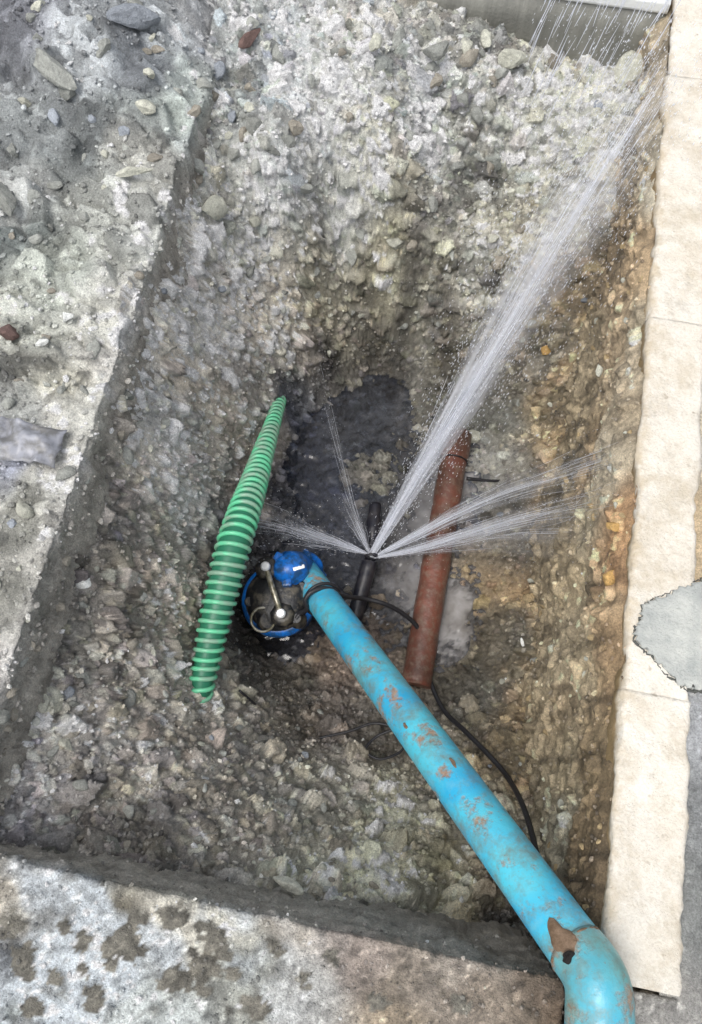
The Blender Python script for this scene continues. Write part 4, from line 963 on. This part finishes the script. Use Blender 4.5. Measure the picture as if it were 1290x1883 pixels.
def jet(name, label, pts_, spread, nst, rad, mist=0, seed=1, matr=None, core=1.6, lenr=(.15, .5), drops=0, mist_to=1.0, start=0.0):
    """strands of water thrown along a curve, fanning out by spread(t)"""
    r0 = random.Random(seed); path = spline(pts_, 80); Vv = []; Ff = []
    def P_(f):
        f = max(0, min(f, .9999))*79; i = int(f); return path[i].lerp(path[min(i+1, 79)], f-i), (path[min(i+1, 79)]-path[max(i-1, 0)]).normalized()
    for k in range(nst):
        a = r0.random()*6.283; q = abs(r0.gauss(0, 1))/core; q = min(q, 1.7)
        s0 = start+(1-start)*r0.random()**1.9*(.9); ln = r0.uniform(*lenr); s1 = min(1, s0+ln); m_ = 9; pth = []; rd = []
        wob = r0.uniform(0, 6.28); wa = r0.uniform(0, .12)
        for i in range(m_):
            f = s0+(s1-s0)*i/(m_-1); c0, T = P_(f); X, Y, _ = frame(T); w_ = spread(f)*q*(1+wa*math.sin(wob+f*20))
            pth.append(c0+X*math.cos(a)*w_+Y*math.sin(a)*w_); rd.append(rad*r0.uniform(.7, 1.1)*math.sin(math.pi*(i+.3)/(m_-.2))**.8*(1.15-.75*f))
        v, f_ = tube(pth, rd, 4, False); n_ = len(Vv); Vv += v; Ff += [tuple(i+n_ for i in g) for g in f_]
    for k in range(drops):
        f = r0.random()**.7; c0, T = P_(f); X, Y, _ = frame(T); a = r0.random()*6.283; w_ = spread(f)*(r0.uniform(.2, 1.7) if r0.random() < .7 else r0.uniform(1, 3))
        c = c0+X*math.cos(a)*w_+Y*math.sin(a)*w_; r_ = rad*r0.uniform(.5, 1.35); le = r_*r0.uniform(1.5, 6)
        n_ = len(Vv); Vv += [c+T*le, c-T*le, c+X*r_, c-X*r_, c+Y*r_, c-Y*r_]
        Ff += [(n_, n_+2, n_+4), (n_, n_+4, n_+3), (n_, n_+3, n_+5), (n_, n_+5, n_+2), (n_+1, n_+4, n_+2), (n_+1, n_+3, n_+4), (n_+1, n_+5, n_+3), (n_+1, n_+2, n_+5)]
    root = empty(name, path[0]); root['kind'] = 'stuff'; tag(root, label, 'water jet')
    o = mk('water_strands', (Vv, Ff), matr or M_jet, root, path[0]); tag(o, kind='stuff')
    if mist:      # torn films of water between the strands
        for lay, fs in enumerate((1.0, .62, .34, .16) if nst > 500 else (1.0, .45)):
            seg = 30; V_, F_ = tube(path, [max(.002, spread(i/79)*fs) for i in range(80)], seg, False)
            o = mk('water_film', (V_, F_), M_film, root, path[0]); tag(o, kind='stuff')
            ii, kk = np.meshgrid(np.arange(80), np.arange(seg), indexing='ij'); ca = np.cos(kk*2*math.pi/seg); sa = np.sin(kk*2*math.pi/seg)
            st = fbm(ca*3+ii*.012, sa*3+ii*.02, 2.2, 60+lay+seed, 4, .65)*3.2+fbm(ca*6+lay, ii*.16+sa*2, 1.6, 80+lay+seed, 3)*1.3
            fade = np.clip(1-ii/79/mist_to, 0, 1)**1.5
            cov = np.clip(.30+st*.55, 0, 1)*fade*mist
            o.data.attributes.new('cover', 'FLOAT', 'POINT').data.foreach_set('value', np.clip(cov, 0, .95).astype(np.float32).ravel())
    return root
E_MAIN = at(1250, 80, .12)
jet('main_water_jet', 'broad white jet of water shooting from the burst pipe up towards the far kerb corner',
    [LK.lerp(E_MAIN, k/6)+Vector((0, 0, .03*math.sin(math.pi*k/6))) for k in range(7)],
    lambda f: .011+.135*f**1.05, 700, .0009, 1.35, 3, core=2.3, lenr=(.03, .14), drops=7000)
jet('left_water_jet', 'thin bluish jet spraying left from the burst pipe over the pump', [LK+Vector((-.01, 0, .01)), at(630, 1003, -.84), at(575, 985, -.76), at(510, 962, -.66), at(430, 945, -.55)],
    lambda f: .004+.055*f**1.2, 150, .0007, 1.2, 5, lenr=(.08, .35), drops=500)
jet('upper_right_water_jet', 'narrow jet of water crossing the clay pipe towards the upper right', [LK+Vector((.01, 0, 0)), at(745, 995, -.82), at(830, 950, -.70), at(930, 905, -.52), at(1040, 868, -.30), at(1150, 830, -.05)],
    lambda f: .004+.055*f**1.1, 170, .0007, 1.0, 7, lenr=(.07, .3), drops=450, mist_to=1)
jet('lower_right_water_jet', 'narrow jet of water crossing the clay pipe almost level to the right', [LK+Vector((.01, -.005, 0)), at(760, 1012, -.82), at(850, 985, -.70), at(950, 955, -.52), at(1060, 930, -.30), at(1160, 900, -.04)],
    lambda f: .004+.045*f**1.1, 150, .0007, 1.0, 8, lenr=(.07, .3), drops=400, mist_to=1)
jet('low_water_fan', 'faint fan of water fringing the right hand jets', [LK+Vector((.01, -.005, 0)), at(800, 1003, -.80), at(930, 985, -.62), at(1080, 985, -.34), at(1270, 1010, .03)],
    lambda f: .003+.10*f, 50, .0005, .5, 9, matr=M_thin, lenr=(.1, .3), drops=900)
jet('thin_upward_jet', 'hair thin jet rising from the burst pipe over the dark water', [LK, at(648, 930, -.80), at(625, 840, -.70), at(600, 740, -.60), at(580, 660, -.52)],
    lambda f: .002+.02*f, 6, .0004, .2, 11, matr=M_thin, lenr=(.2, .5), drops=160)
jet('left_water_fan', 'short veil of water spreading up and left of the break', [LK+Vector((-.004, .004, .004)), at(664, 985, -.84), at(648, 950, -.80), at(628, 905, -.76)],
    lambda f: .004+.034*f, 30, .0005, .8, 12, matr=M_thin, lenr=(.2, .5), drops=120)
# falling spray in front of the end wall
def falling():
    r0 = random.Random(4); V = []; Fq = []
    for k in range(110):
        x = r0.uniform(.12, .47); y = r0.uniform(2.02, 2.27); z = r0.uniform(-.1, .32); d = Vector((-.18+r0.gauss(0, .05), -.1, -1)).normalized()*r0.uniform(.05, .16)
        p0 = Vector((x, y, z)); v, f = tube([p0, p0+d*.5, p0+d], [.0004, .0013, .0005], 4, False); n_ = len(V); V += v; Fq += [tuple(i+n_ for i in g) for g in f]
    o = mk('falling_spray', (V, Fq), M_thin, None, (.3, 2.2, 0)); o.location = (.3, 2.2, 0); tag(o, 'falling streaks of spray in front of the grey end wall', 'spray', kind='stuff')
falling()
